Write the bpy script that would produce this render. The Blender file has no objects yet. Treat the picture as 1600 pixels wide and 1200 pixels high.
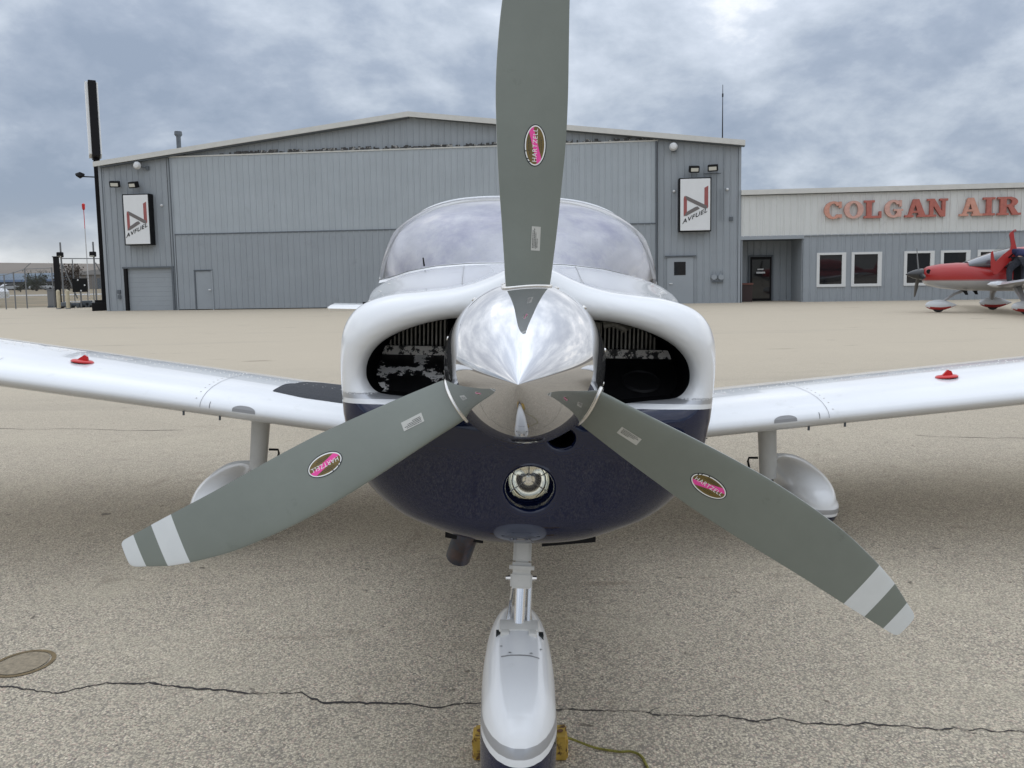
import bpy, bmesh, math, random
import numpy as np
from mathutils import Matrix, Vector, noise as mnoise
rad = math.radians
random.seed(4)
S = bpy.context.scene
COL = S.collection
# ------------------------------------------------------------------ camera
CAM_H = 1.47; FPX = 1200.0; PITCH = rad(5.0); PPY = 535.0; ROLL = rad(-0.98)
cd = bpy.data.cameras.new('camera'); cam = bpy.data.objects.new('camera', cd); COL.objects.link(cam)
cd.sensor_width = 36; cd.lens = 27.0; cd.shift_y = -(600-PPY)/1600; cd.clip_end = 6000; cd.clip_start = 0.05
cam.matrix_world = Matrix.Translation((0, 0, CAM_H)) @ Matrix.Rotation(math.pi/2-PITCH, 4, 'X') @ Matrix.Rotation(ROLL, 4, 'Z')
cd.dof.use_dof = False
S.camera = cam
# ------------------------------------------------------------------ light
SUN_EL = rad(80); SUN_AZ = rad(20)         # azimuth from +Y towards +X : high, a little behind the aircraft
SKY_STR = 0.10; CLOUD_STR = 1.0
W = bpy.data.worlds.new('World'); S.world = W; W.use_nodes = True
def build_world():
    nt = W.node_tree; nt.nodes.clear(); N = nt.nodes.new; L = nt.links.new
    out = N('ShaderNodeOutputWorld')
    sky = N('ShaderNodeTexSky'); sky.sky_type = 'NISHITA'; sky.sun_disc = False
    sky.sun_elevation = SUN_EL; sky.sun_rotation = SUN_AZ
    b1 = N('ShaderNodeBackground'); b1.inputs[1].default_value = SKY_STR; L(sky.outputs[0], b1.inputs[0])
    tc = N('ShaderNodeTexCoord'); sep = N('ShaderNodeSeparateXYZ'); L(tc.outputs['Generated'], sep.inputs[0])
    def math_(op, a, b=None, c=None):
        m = N('ShaderNodeMath'); m.operation = op
        for i, v in enumerate((a, b, c)):
            if v is None: continue
            if isinstance(v, (int, float)): m.inputs[i].default_value = v
            else: L(v, m.inputs[i])
        return m.outputs[0]
    z = math_('MAXIMUM', sep.outputs[2], 0.0); zz = math_('ADD', z, 0.46)
    x = math_('DIVIDE', sep.outputs[0], zz); y = math_('DIVIDE', sep.outputs[1], zz)
    cb = N('ShaderNodeCombineXYZ'); L(x, cb.inputs[0]); L(y, cb.inputs[1]); cb.inputs[2].default_value = 3.7
    mp = N('ShaderNodeMapping'); L(cb.outputs[0], mp.inputs[0]); mp.inputs['Scale'].default_value = (1.0, 1.0, 1.0)
    mp.inputs['Location'].default_value = (1.3, 0.6, 0)
    n1 = N('ShaderNodeTexNoise'); n1.inputs['Scale'].default_value = 3.1; n1.inputs['Detail'].default_value = 12
    n1.inputs['Roughness'].default_value = 0.585; n1.inputs['Distortion'].default_value = 0.12; L(mp.outputs[0], n1.inputs[0])
    n2 = N('ShaderNodeTexNoise'); n2.inputs['Scale'].default_value = 0.9; n2.inputs['Detail'].default_value = 3
    n2.inputs['Distortion'].default_value = 0.3; L(mp.outputs[0], n2.inputs[0])
    s = math_('ADD', math_('MULTIPLY', n1.outputs[0], 0.74), math_('MULTIPLY', n2.outputs[0], 0.26))
    r = N('ShaderNodeValToRGB'); L(s, r.inputs[0]); e = r.color_ramp.elements
    e[0].position = .385; e[0].color = (.265, .32, .41, 1); e[1].position = .645; e[1].color = (.82, .85, .89, 1)
    for p, c in ((.455, (.33, .385, .475, 1)), (.52, (.445, .50, .58, 1)), (.59, (.57, .625, .71, 1))):
        q = e.new(p); q.color = c
    # paler band of thin cloud close to the horizon, brighter towards the zenith (overcast sky)
    hz = math_('POWER', math_('SUBTRACT', 1.0, math_('MINIMUM', math_('MULTIPLY', z, 9.0), 1.0)), 2.2)
    mx = N('ShaderNodeMix'); mx.data_type = 'RGBA'; L(math_('MULTIPLY', hz, .75), mx.inputs[0])
    L(r.outputs[0], mx.inputs[6]); mx.inputs[7].default_value = (.72, .71, .665, 1)
    up = math_('ADD', 1.0, math_('MULTIPLY', math_('POWER', z, 2.2), 1.6))
    b2 = N('ShaderNodeBackground'); L(mx.outputs[2], b2.inputs[0]); L(math_('MULTIPLY', up, CLOUD_STR), b2.inputs[1])
    ms = N('ShaderNodeMixShader'); ms.inputs[0].default_value = 0.93
    L(b1.outputs[0], ms.inputs[1]); L(b2.outputs[0], ms.inputs[2]); L(ms.outputs[0], out.inputs[0])
build_world()
sl = bpy.data.lights.new('sun', 'SUN'); sl.energy = 1.0; sl.angle = rad(165); sl.color = (1, .93, .84)
sun = bpy.data.objects.new('sun', sl); COL.objects.link(sun)
sd = Vector((math.sin(SUN_AZ)*math.cos(SUN_EL), math.cos(SUN_AZ)*math.cos(SUN_EL), math.sin(SUN_EL)))
sun.rotation_euler = sd.to_track_quat('Z', 'Y').to_euler()
S.view_settings.view_transform = 'Standard'; S.view_settings.look = 'None'
S.view_settings.exposure = 0.22; S.view_settings.gamma = 1.0; S.view_settings.use_curve_mapping = False

# ------------------------------------------------------------------ helpers
def nRy(a): c, s = math.cos(a), math.sin(a); return np.array([[c, 0, s], [0, 1, 0], [-s, 0, c]])
_c, _s = math.cos(math.pi/2-PITCH), math.sin(math.pi/2-PITCH); _d, _e = math.cos(ROLL), math.sin(ROLL)
CM = np.array([[1, 0, 0], [0, _c, -_s], [0, _s, _c]]) @ np.array([[_d, -_e, 0], [_e, _d, 0], [0, 0, 1]])
C0 = np.array([0, 0, CAM_H])
def ray(px, py): return CM @ np.array([(px-800)/FPX, (PPY-py)/FPX, -1])
def at(px, py, Y): d = ray(px, py); return C0 + d*(Y/d[1])      # photo pixel + real distance -> point in the world
def gnd(px, py, z=0.0): d = ray(px, py); return C0 + d*((z-CAM_H)/d[2])
PLANE_ROLL = rad(2.0); PR = nRy(PLANE_ROLL); PT = np.array([.0267-math.sin(PLANE_ROLL)*1.27, 1.72, 0])
def loc(px, py, Y): return PR.T @ (at(px, py, Y) - PT)
def lerp(a, b, t): return a+(b-a)*t
def interp(x, xs, ys): return float(np.interp(x, xs, ys))

def link(o, parent=None):
    COL.objects.link(o)
    if parent is not None: o.parent = parent
    return o
def tag(o, label=None, cat=None, group=None, kind=None):
    if label: o['label'] = label
    if cat: o['category'] = cat
    if group: o['group'] = group
    if kind: o['kind'] = kind
    return o
def empty(name, loc_=(0, 0, 0), rz=0.0, parent=None):
    o = bpy.data.objects.new(name, None); o.location = loc_; o.rotation_euler = (0, 0, rz); o.empty_display_size = .2
    return link(o, parent)
class MB:
    def __init__(s): s.v = []; s.f = []; s.m = []
    def add(s, vs, fs, m=0, M=None):
        b = len(s.v)
        for p in vs:
            s.v.append(tuple(M @ Vector(p)) if M is not None else tuple(float(q) for q in p))
        for f in fs: s.f.append(tuple(b+i for i in f)); s.m.append(m)
        return s
    def box(s, x0, x1, y0, y1, z0, z1, m=0, M=None, bev=0):
        if bev > 0:
            b = min(bev, (x1-x0)*.45, (y1-y0)*.45, (z1-z0)*.45)
            bm = bmesh.new(); bmesh.ops.create_cube(bm, size=1)
            for v in bm.verts: v.co = Vector((lerp(x0, x1, v.co.x+.5), lerp(y0, y1, v.co.y+.5), lerp(z0, z1, v.co.z+.5)))
            bmesh.ops.bevel(bm, geom=bm.edges[:], offset=b, segments=2, affect='EDGES', profile=.5)
            s.bm(bm, m, M); return s
        vs = [(x, y, z) for x in (x0, x1) for y in (y0, y1) for z in (z0, z1)]
        return s.add(vs, [(0, 1, 3, 2), (4, 6, 7, 5), (0, 4, 5, 1), (2, 3, 7, 6), (0, 2, 6, 4), (1, 5, 7, 3)], m, M)
    def bm(s, bm, m=0, M=None):
        bm.verts.index_update()
        s.add([v.co[:] for v in bm.verts], [[v.index for v in f.verts] for f in bm.faces], m, M); bm.free(); return s
    def tube(s, pts, r, n=8, m=0, caps=True, closed=False):
        pts = [Vector(p) for p in pts]; rs = r if isinstance(r, (list, tuple)) else [r]*len(pts)
        k = len(pts); b = len(s.v); up = None
        for i, p in enumerate(pts):
            a = pts[(i-1) % k] if (i > 0 or closed) else p; c = pts[(i+1) % k] if (i < k-1 or closed) else p
            t = (c-a).normalized()
            if up is None:
                up = t.orthogonal().normalized()
            up = (up - t*up.dot(t)).normalized(); w = t.cross(up)
            for j in range(n):
                q = 2*math.pi*j/n; s.v.append(tuple(p + (up*math.cos(q)+w*math.sin(q))*rs[i]))
        for i in range(k if closed else k-1):
            for j in range(n):
                i2 = (i+1) % k
                s.f.append((b+i*n+j, b+i*n+(j+1) % n, b+i2*n+(j+1) % n, b+i2*n+j)); s.m.append(m)
        if caps and not closed:
            s.f.append(tuple(b+j for j in range(n))[::-1]); s.m.append(m)
            s.f.append(tuple(b+(k-1)*n+j for j in range(n))); s.m.append(m)
        return s
    def lathe(s, prof, n=24, M=None, m=0, cap0=False, cap1=False):   # prof: (radius, axial y)
        b = len(s.v)
        vs = []; fs = []
        for (r, y) in prof:
            for j in range(n):
                q = 2*math.pi*j/n; vs.append((r*math.cos(q), y, r*math.sin(q)))
        for i in range(len(prof)-1):
            for j in range(n): fs.append((i*n+j, i*n+(j+1) % n, (i+1)*n+(j+1) % n, (i+1)*n+j))
        if cap0: fs.append(tuple(range(n))[::-1])
        if cap1: fs.append(tuple((len(prof)-1)*n+j for j in range(n)))
        return s.add(vs, fs, m, M)
    def grid(s, P, m=0, wrap=False, capa=False, capb=False):       # P[i][j]
        b = len(s.v); ni = len(P); nj = len(P[0])
        for row in P:
            for p in row: s.v.append(tuple(float(q) for q in p))
        for i in range(ni-1):
            for j in range(nj if wrap else nj-1):
                j2 = (j+1) % nj; mm = m(i, j) if callable(m) else m
                s.f.append((b+i*nj+j, b+i*nj+j2, b+(i+1)*nj+j2, b+(i+1)*nj+j)); s.m.append(mm)
        m0 = 0 if callable(m) else m
        if capa: s.f.append(tuple(b+j for j in range(nj))[::-1]); s.m.append(m0)
        if capb: s.f.append(tuple(b+(ni-1)*nj+j for j in range(nj))); s.m.append(m0)
        return s
    def poly(s, pts, y0, y1, m=0, M=None):                         # polygon in x,z extruded along y
        n = len(pts); vs = [(p[0], y0, p[1]) for p in pts]+[(p[0], y1, p[1]) for p in pts]
        fs = [tuple(range(n)), tuple(range(2*n-1, n-1, -1))]+[(i, i+n, (i+1) % n+n, (i+1) % n) for i in range(n)]
        return s.add(vs, fs, m, M)
    def build(s, name, mats, parent=None, smooth=None, fix=True):
        me = bpy.data.meshes.new(name); me.from_pydata(s.v, [], s.f)
        for mt in (mats if isinstance(mats, (list, tuple)) else [mats]): me.materials.append(mt)
        me.polygons.foreach_set('material_index', s.m)
        if fix:
            bm = bmesh.new(); bm.from_mesh(me); bmesh.ops.recalc_face_normals(bm, faces=bm.faces[:]); bm.to_mesh(me); bm.free()
        if smooth is not None:
            me.polygons.foreach_set('use_smooth', [True]*len(me.polygons)); me.set_sharp_from_angle(angle=rad(smooth))
        me.update()
        return link(bpy.data.objects.new(name, me), parent)

# ------------------------------------------------------------------ materials
def mat(name, col, rough=.5, metal=0, coat=0, var=0, vscale=5, bump=0, bscale=40, spec=.5, dirt=None, coatr=.03):
    m = bpy.data.materials.new(name); m.use_nodes = True; nt = m.node_tree; p = nt.nodes['Principled BSDF']
    N = nt.nodes.new; L = nt.links.new
    p.inputs['Roughness'].default_value = rough; p.inputs['Metallic'].default_value = metal
    p.inputs['Coat Weight'].default_value = coat; p.inputs['Coat Roughness'].default_value = coatr
    p.inputs['Specular IOR Level'].default_value = spec
    p.inputs['Base Color'].default_value = (*col, 1)
    tc = N('ShaderNodeTexCoord')
    if var or dirt:
        n = N('ShaderNodeTexNoise'); n.inputs['Scale'].default_value = vscale; n.inputs['Detail'].default_value = 6
        n.inputs['Roughness'].default_value = .65
        L(tc.outputs['Object'], n.inputs[0])
        mx = N('ShaderNodeMix'); mx.data_type = 'RGBA'
        a = tuple(max(0, c*(1-var)) for c in col); b = tuple(min(1, c*(1+var)) for c in col)
        r = N('ShaderNodeMapRange'); r.inputs[1].default_value = .3; r.inputs[2].default_value = .7; L(n.outputs[0], r.inputs[0])
        L(r.outputs[0], mx.inputs[0]); mx.inputs[6].default_value = (*a, 1); mx.inputs[7].default_value = (*b, 1)
        last = mx.outputs[2]
        if dirt:
            dc, dlo, dhi, dsc = dirt
            n2 = N('ShaderNodeTexNoise'); n2.inputs['Scale'].default_value = dsc; n2.inputs['Detail'].default_value = 8
            n2.inputs['Roughness'].default_value = .7; L(tc.outputs['Object'], n2.inputs[0])
            r2 = N('ShaderNodeMapRange'); r2.inputs[1].default_value = dlo; r2.inputs[2].default_value = dhi; L(n2.outputs[0], r2.inputs[0])
            m2 = N('ShaderNodeMix'); m2.data_type = 'RGBA'; L(r2.outputs[0], m2.inputs[0]); L(last, m2.inputs[6]); m2.inputs[7].default_value = (*dc, 1)
            last = m2.outputs[2]
        L(last, p.inputs['Base Color'])
    if bump:
        n = N('ShaderNodeTexNoise'); n.inputs['Scale'].default_value = bscale; n.inputs['Detail'].default_value = 4; L(tc.outputs['Object'], n.inputs[0])
        bp = N('ShaderNodeBump'); bp.inputs['Strength'].default_value = bump; bp.inputs['Distance'].default_value = .01
        L(n.outputs[0], bp.inputs['Height']); L(bp.outputs[0], p.inputs['Normal'])
    return m
def glass(name, tint, alpha, rough=.03):
    m = bpy.data.materials.new(name); m.use_nodes = True; nt = m.node_tree; nt.nodes.clear(); N = nt.nodes.new; L = nt.links.new
    o = N('ShaderNodeOutputMaterial'); t = N('ShaderNodeBsdfTransparent'); t.inputs[0].default_value = (*tint, 1)
    g = N('ShaderNodeBsdfGlossy'); g.inputs['Roughness'].default_value = rough
    lw = N('ShaderNodeFresnel'); lw.inputs[0].default_value = 1.5
    a = N('ShaderNodeMath'); a.operation = 'ADD'; a.use_clamp = True; L(lw.outputs[0], a.inputs[0]); a.inputs[1].default_value = alpha
    s = N('ShaderNodeMixShader'); L(a.outputs[0], s.inputs[0]); L(t.outputs[0], s.inputs[1]); L(g.outputs[0], s.inputs[2]); L(s.outputs[0], o.inputs[0])
    return m
M = {}
M['white'] = mat('white_paint', (.76, .77, .775), .24, coat=.6, var=.02, vscale=3, dirt=((.62, .62, .60), .60, .85, 7))
M['navy'] = mat('navy_paint', (.005, .010, .040), .03, coat=0, bump=.003, bscale=6, spec=.62, var=.05)
M['silver'] = mat('silver_paint', (.42, .43, .45), .32, metal=.5, coat=.5)
M['black'] = mat('black_baffle', (.006, .006, .007), .7, spec=.1, var=.3, vscale=30, dirt=((.05, .05, .05), .66, .72, 40))
M['flaked'] = mat('flaked_baffle', (.008, .008, .009), .4, var=.3, vscale=30, dirt=((.9, .88, .85), .55, .565, 16))
M['flaked_edge'] = mat('flaked_baffle_edge', (.012, .012, .012), .5, var=.3, vscale=30, dirt=((.9, .86, .8), .47, .51, 55))
M['fin'] = mat('engine_fin', (.34, .33, .30), .5, metal=.4, var=.4, vscale=30)
M['castgrey'] = mat('cast_aluminium', (.42, .40, .36), .5, metal=.3, var=.4, vscale=30)
M['chrome'] = mat('polished_spinner', (.60, .60, .61), .035, metal=.93, bump=.004, bscale=9)
M['rim'] = mat('spinner_rim_metal', (.72, .70, .66), .22, metal=1)
M['blade'] = mat('blade_grey_paint', (.185, .205, .178), .42, coat=.15, coatr=.3, var=.10, vscale=3.5, dirt=((.105, .115, .10), .60, .72, 6), bump=.02, bscale=120)
M['bladewhite'] = mat('blade_tip_white', (.66, .68, .67), .45, var=.04, vscale=10)
M['bladeedge'] = mat('worn_leading_edge', (.42, .43, .42), .4, metal=.5, var=.2, vscale=40)
M['alu'] = mat('aluminium', (.62, .63, .64), .25, metal=1)
M['oleo'] = mat('oleo_chrome', (.85, .85, .86), .1, metal=1)
M['strutwhite'] = mat('worn_white_strut', (.66, .65, .61), .45, var=.06, vscale=20, dirt=((.14, .12, .10), .66, .72, 34))
M['greypaint'] = mat('grey_leg_paint', (.50, .50, .48), .4, var=.06, vscale=8)
M['rubber'] = mat('tyre_rubber', (.018, .018, .018), .8, var=.3, vscale=30)
M['walk'] = mat('walkway_grit', (.035, .038, .045), .85, var=.25, vscale=60, bump=.3, bscale=400)
M['red'] = mat('red_plastic', (.55, .012, .012), .35, var=.1)
M['greytape'] = mat('grey_tape', (.26, .26, .26), .5)
M['seam'] = mat('panel_gap', (.06, .06, .06), .8)
M['exhaust'] = mat('heat_tinted_pipe', (.085, .065, .065), .32, metal=.8, var=.4, vscale=12, dirt=((.05, .07, .10), .45, .6, 9))
M['decalwhite'] = mat('decal_white', (.85, .85, .83), .4)
M['decaldark'] = mat('decal_dark', (.02, .025, .025), .4)
M['decalbrown'] = mat('decal_bronze', (.155, .105, .022), .4, var=.2, vscale=60)
M['decalpink'] = mat('decal_pink', (.85, .07, .36), .4)
M['placard'] = mat('placard_paper', (.50, .50, .46), .5, var=.05, vscale=60)
M['glass'] = glass('windscreen_acrylic', (.93, .94, .95), .10)
M['foil'] = mat('sunshade_fabric', (.74, .73, .77), .45, metal=.1, dirt=((.42, .41, .56), .45, .66, 3.4), var=.16, vscale=3.2, bump=.5, bscale=3.5)
M['lens'] = glass('light_lens', (.97, .97, .95), .03)
M['bowl'] = mat('reflector_bowl', (.95, .93, .85), .06, metal=1)
M['rope'] = mat('yellow_rope', (.22, .20, .04), .8, var=.3, vscale=80)
M['chock'] = mat('yellow_chock_wood', (.46, .30, .055), .7, var=.18, vscale=14, dirt=((.09, .04, .02), .55, .62, 16), bump=.3, bscale=60)
M['wood'] = mat('bare_end_grain', (.16, .075, .035), .8, var=.4, vscale=40)
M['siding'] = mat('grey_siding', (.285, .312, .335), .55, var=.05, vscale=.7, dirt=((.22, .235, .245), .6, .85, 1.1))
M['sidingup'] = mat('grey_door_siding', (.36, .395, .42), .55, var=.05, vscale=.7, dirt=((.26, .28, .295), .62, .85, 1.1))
M['sidingdk'] = mat('dark_trim', (.10, .115, .13), .6, var=.1, vscale=4)
M['sidingwhite'] = mat('white_siding', (.60, .61, .59), .55, var=.04, vscale=.7, dirt=((.40, .40, .38), .6, .9, 1.5))
M['trim'] = mat('cream_roof_trim', (.58, .575, .54), .5, var=.05, vscale=3)
M['rusty'] = mat('track_debris', (.05, .05, .05), .8, var=.5, vscale=8, dirt=((.4, .4, .38), .54, .58, 5))
M['darkglass'] = mat('dark_window_glass', (.012, .013, .015), .04, spec=.6)
M['framewhite'] = mat('white_frame', (.62, .63, .62), .5)
M['blackmetal'] = mat('black_metal', (.007, .007, .008), .6, spec=.2)
M['sign'] = mat('sign_face', (.70, .71, .71), .4, var=.03, vscale=2)
M['logored'] = mat('faded_red_print', (.30, .085, .08), .5, var=.1)
M['logogrey'] = mat('faded_grey_print', (.15, .135, .13), .5)
M['letred'] = mat('letter_red', (.40, .125, .095), .6, var=.15, vscale=6)
M['letpale'] = mat('letter_faded', (.54, .27, .20), .6, var=.15, vscale=6)
M['letpaler'] = mat('letter_most_faded', (.56, .33, .27), .6, var=.15, vscale=6)
M['lampglass'] = mat('lamp_glass', (.55, .54, .48), .2, spec=.6)
M['whiteplastic'] = mat('white_plastic', (.65, .66, .66), .4)
M['redpaint'] = mat('red_aircraft_paint', (.36, .020, .018), .35, coat=.25)
M['redblack'] = mat('black_spinner_paint', (.014, .014, .015), .3, coat=.4)
M['silverunder'] = mat('silver_grey_paint', (.28, .28, .29), .3, coat=.5)
M['cockpitglass'] = mat('tinted_canopy', (.10, .11, .13), .06, spec=.9, coat=1)
M['navycloth'] = mat('navy_jacket', (.022, .026, .075), .9, var=.2, vscale=12)
M['blackcloth'] = mat('dark_trousers', (.02, .022, .03), .9, var=.3, vscale=12)
M['skin'] = mat('skin', (.42, .25, .18), .6)
M['hair'] = mat('hair', (.04, .025, .015), .8)
M['galv'] = mat('galvanised_steel', (.22, .225, .23), .5, metal=.4)
M['boll'] = mat('cream_bollard', (.50, .44, .31), .6, var=.1, vscale=8)
M['bluewall'] = mat('pale_blue_metal', (.34, .42, .52), .6, var=.05)
M['blueroof'] = mat('blue_fascia', (.16, .23, .36), .6)
M['brownwall'] = mat('dark_brown_wall', (.07, .068, .065), .7, var=.2, vscale=1)
M['carsilver'] = mat('silver_car_paint', (.40, .42, .44), .3, coat=.6)
M['carwhite'] = mat('white_car_paint', (.62, .64, .66), .3, coat=.6)
M['bark'] = mat('bark', (.06, .05, .04), .9, var=.3)
M['leaf'] = mat('dark_foliage', (.045, .052, .03), .8, var=.35, vscale=1)
M['leafdry'] = mat('bare_twigs', (.075, .06, .05), .9, var=.3, vscale=1)
M['hill'] = mat('brown_hill', (.17, .145, .12), .95, var=.18, vscale=.01)
M['mast'] = mat('mast_white', (.5, .5, .5), .5)

def ground_mat():
    m = bpy.data.materials.new('exposed_aggregate'); m.use_nodes = True; nt = m.node_tree; p = nt.nodes['Principled BSDF']
    N = nt.nodes.new; L = nt.links.new; tc = N('ShaderNodeTexCoord')
    p.inputs['Roughness'].default_value = .85; p.inputs['Specular IOR Level'].default_value = .25
    def noise(sc, det=4, ro=.6, dist=0):
        n = N('ShaderNodeTexNoise'); n.inputs['Scale'].default_value = sc; n.inputs['Detail'].default_value = det
        n.inputs['Roughness'].default_value = ro; n.inputs['Distortion'].default_value = dist; L(tc.outputs['Object'], n.inputs[0]); return n.outputs[0]
    def rng(v, a, b, c=0, d=1):
        r = N('ShaderNodeMapRange'); L(v, r.inputs[0])
        for i, q in enumerate((a, b, c, d)): r.inputs[i+1].default_value = q
        return r.outputs[0]
    def mix(f, a, b, mode='MIX'):
        x = N('ShaderNodeMix'); x.data_type = 'RGBA'; x.blend_type = mode
        L(f, x.inputs[0]) if not isinstance(f, float) else setattr(x.inputs[0], 'default_value', f)
        for i, v in ((6, a), (7, b)):
            if isinstance(v, tuple): x.inputs[i].default_value = (*v, 1)
            else: L(v, x.inputs[i])
        return x.outputs[2]
    vo = N('ShaderNodeTexVoronoi'); vo.inputs['Scale'].default_value = 150; L(tc.outputs['Object'], vo.inputs[0])
    st = N('ShaderNodeSeparateColor'); L(vo.outputs['Color'], st.inputs[0])
    r = N('ShaderNodeValToRGB'); L(st.outputs[0], r.inputs[0]); e = r.color_ramp.elements
    e[0].position = 0; e[0].color = (.20, .175, .135, 1); e[1].position = 1; e[1].color = (.78, .69, .53, 1)
    for q, c in ((.25, (.38, .335, .26, 1)), (.5, (.52, .455, .34, 1)), (.78, (.62, .545, .41, 1)), (.88, (.46, .34, .27, 1))):
        k = e.new(q); k.color = c
    stones = mix(rng(vo.outputs['Distance'], .45, .75, 0, .75), r.outputs[0], (.19, .17, .15))
    v2 = N('ShaderNodeTexVoronoi'); v2.inputs['Scale'].default_value = 46; L(tc.outputs['Object'], v2.inputs[0])
    s2 = N('ShaderNodeSeparateColor'); L(v2.outputs['Color'], s2.inputs[0])
    spot = N('ShaderNodeMath'); spot.operation = 'MULTIPLY'; L(rng(s2.outputs[1], .91, .97), spot.inputs[0]); L(rng(v2.outputs['Distance'], .36, .12), spot.inputs[1])
    a = mix(spot.outputs[0], stones, (.13, .11, .095))
    a = mix(rng(noise(9, 5), .35, .72, 0, .35), a, (.30, .265, .20))
    a = mix(rng(noise(.9, 6, .62, .4), .50, .74, 0, .45), a, (.50, .445, .335))
    a = mix(rng(noise(2.3, 6, .7, 1), .60, .72, 0, .6), a, (.19, .155, .115))
    a = mix(rng(noise(11, 3, .5, .6), .70, .74, 0, .75), a, (.085, .07, .055))
    a = mix(rng(noise(.33, 4, .6, .8), .54, .66, 0, .30), a, (.27, .24, .19))
    # apron colour blends paler and sandier with distance beyond the first metres
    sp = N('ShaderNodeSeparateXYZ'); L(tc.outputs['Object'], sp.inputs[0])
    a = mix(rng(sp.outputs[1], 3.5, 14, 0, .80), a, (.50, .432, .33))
    w = N('ShaderNodeMapping'); L(tc.outputs['Object'], w.inputs[0]); w.inputs['Scale'].default_value = (.10, .75, 1)
    n = N('ShaderNodeTexNoise'); n.inputs['Scale'].default_value = 1.0; n.inputs['Detail'].default_value = 7; n.inputs['Roughness'].default_value = .65; L(w.outputs[0], n.inputs[0])
    a = mix(rng(n.outputs[0], .57, .70, 0, .35), a, (.30, .26, .21))
    w2 = N('ShaderNodeMapping'); L(tc.outputs['Object'], w2.inputs[0]); w2.inputs['Scale'].default_value = (.5, 2.2, 1)
    n = N('ShaderNodeTexNoise'); n.inputs['Scale'].default_value = 1.0; n.inputs['Detail'].default_value = 5; n.inputs['Roughness'].default_value = .6; L(w2.outputs[0], n.inputs[0])
    a = mix(rng(n.outputs[0], .655, .70, 0, .5), a, (.20, .16, .12))
    L(a, p.inputs['Base Color'])
    b = N('ShaderNodeBump'); b.inputs['Strength'].default_value = .55; b.inputs['Distance'].default_value = .004
    L(vo.outputs['Distance'], b.inputs['Height']); b.invert = True; L(b.outputs[0], p.inputs['Normal'])
    return m
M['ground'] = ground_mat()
M['grass'] = mat('dry_grass', (.235, .185, .115), .95, var=.25, vscale=.12, dirt=((.13, .12, .075), .5, .62, .25), bump=.3, bscale=5)
M['road'] = mat('far_road', (.36, .35, .33), .9, var=.06, vscale=.2)
M['crack'] = mat('crack_dark', (.035, .03, .028), .95, var=.4, vscale=30)

# ------------------------------------------------------------------ terrain and apron
def sheet(name, pts, z, m):
    mb = MB().add([(p[0], p[1], z) for p in pts], [tuple(range(len(pts)))]); o = mb.build(name, m, fix=False); return tag(o, kind='structure')
sheet('terrain', [(-2500, -2500), (2500, -2500), (2500, 2500), (-2500, 2500)], -.03, M['grass'])
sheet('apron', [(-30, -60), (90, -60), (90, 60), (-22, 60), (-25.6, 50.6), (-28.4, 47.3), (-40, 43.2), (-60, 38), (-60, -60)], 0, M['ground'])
sheet('far_road', [(-300, 96), (20, 92), (20, 101), (-300, 108)], -.02, M['road'])
# hills all round the airfield
def hills():
    P = []
    n = 120
    for k, (rr, hh) in enumerate(((430, -.5), (620, .9), (700, 1.0), (900, .2))):
        row = []
        for i in range(n):
            a = 2*math.pi*i/n
            h = 15.5+5*mnoise.noise(Vector((math.cos(a)*2, math.sin(a)*2, 1)))
            row.append((rr*math.cos(a), rr*math.sin(a), -1.0 if k in (0,) else h*hh))
        P.append(row)
    o = MB().grid(P, 0, wrap=True).build('hills', M['hill'], smooth=60, fix=False); tag(o, kind='structure')
hills()
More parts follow.
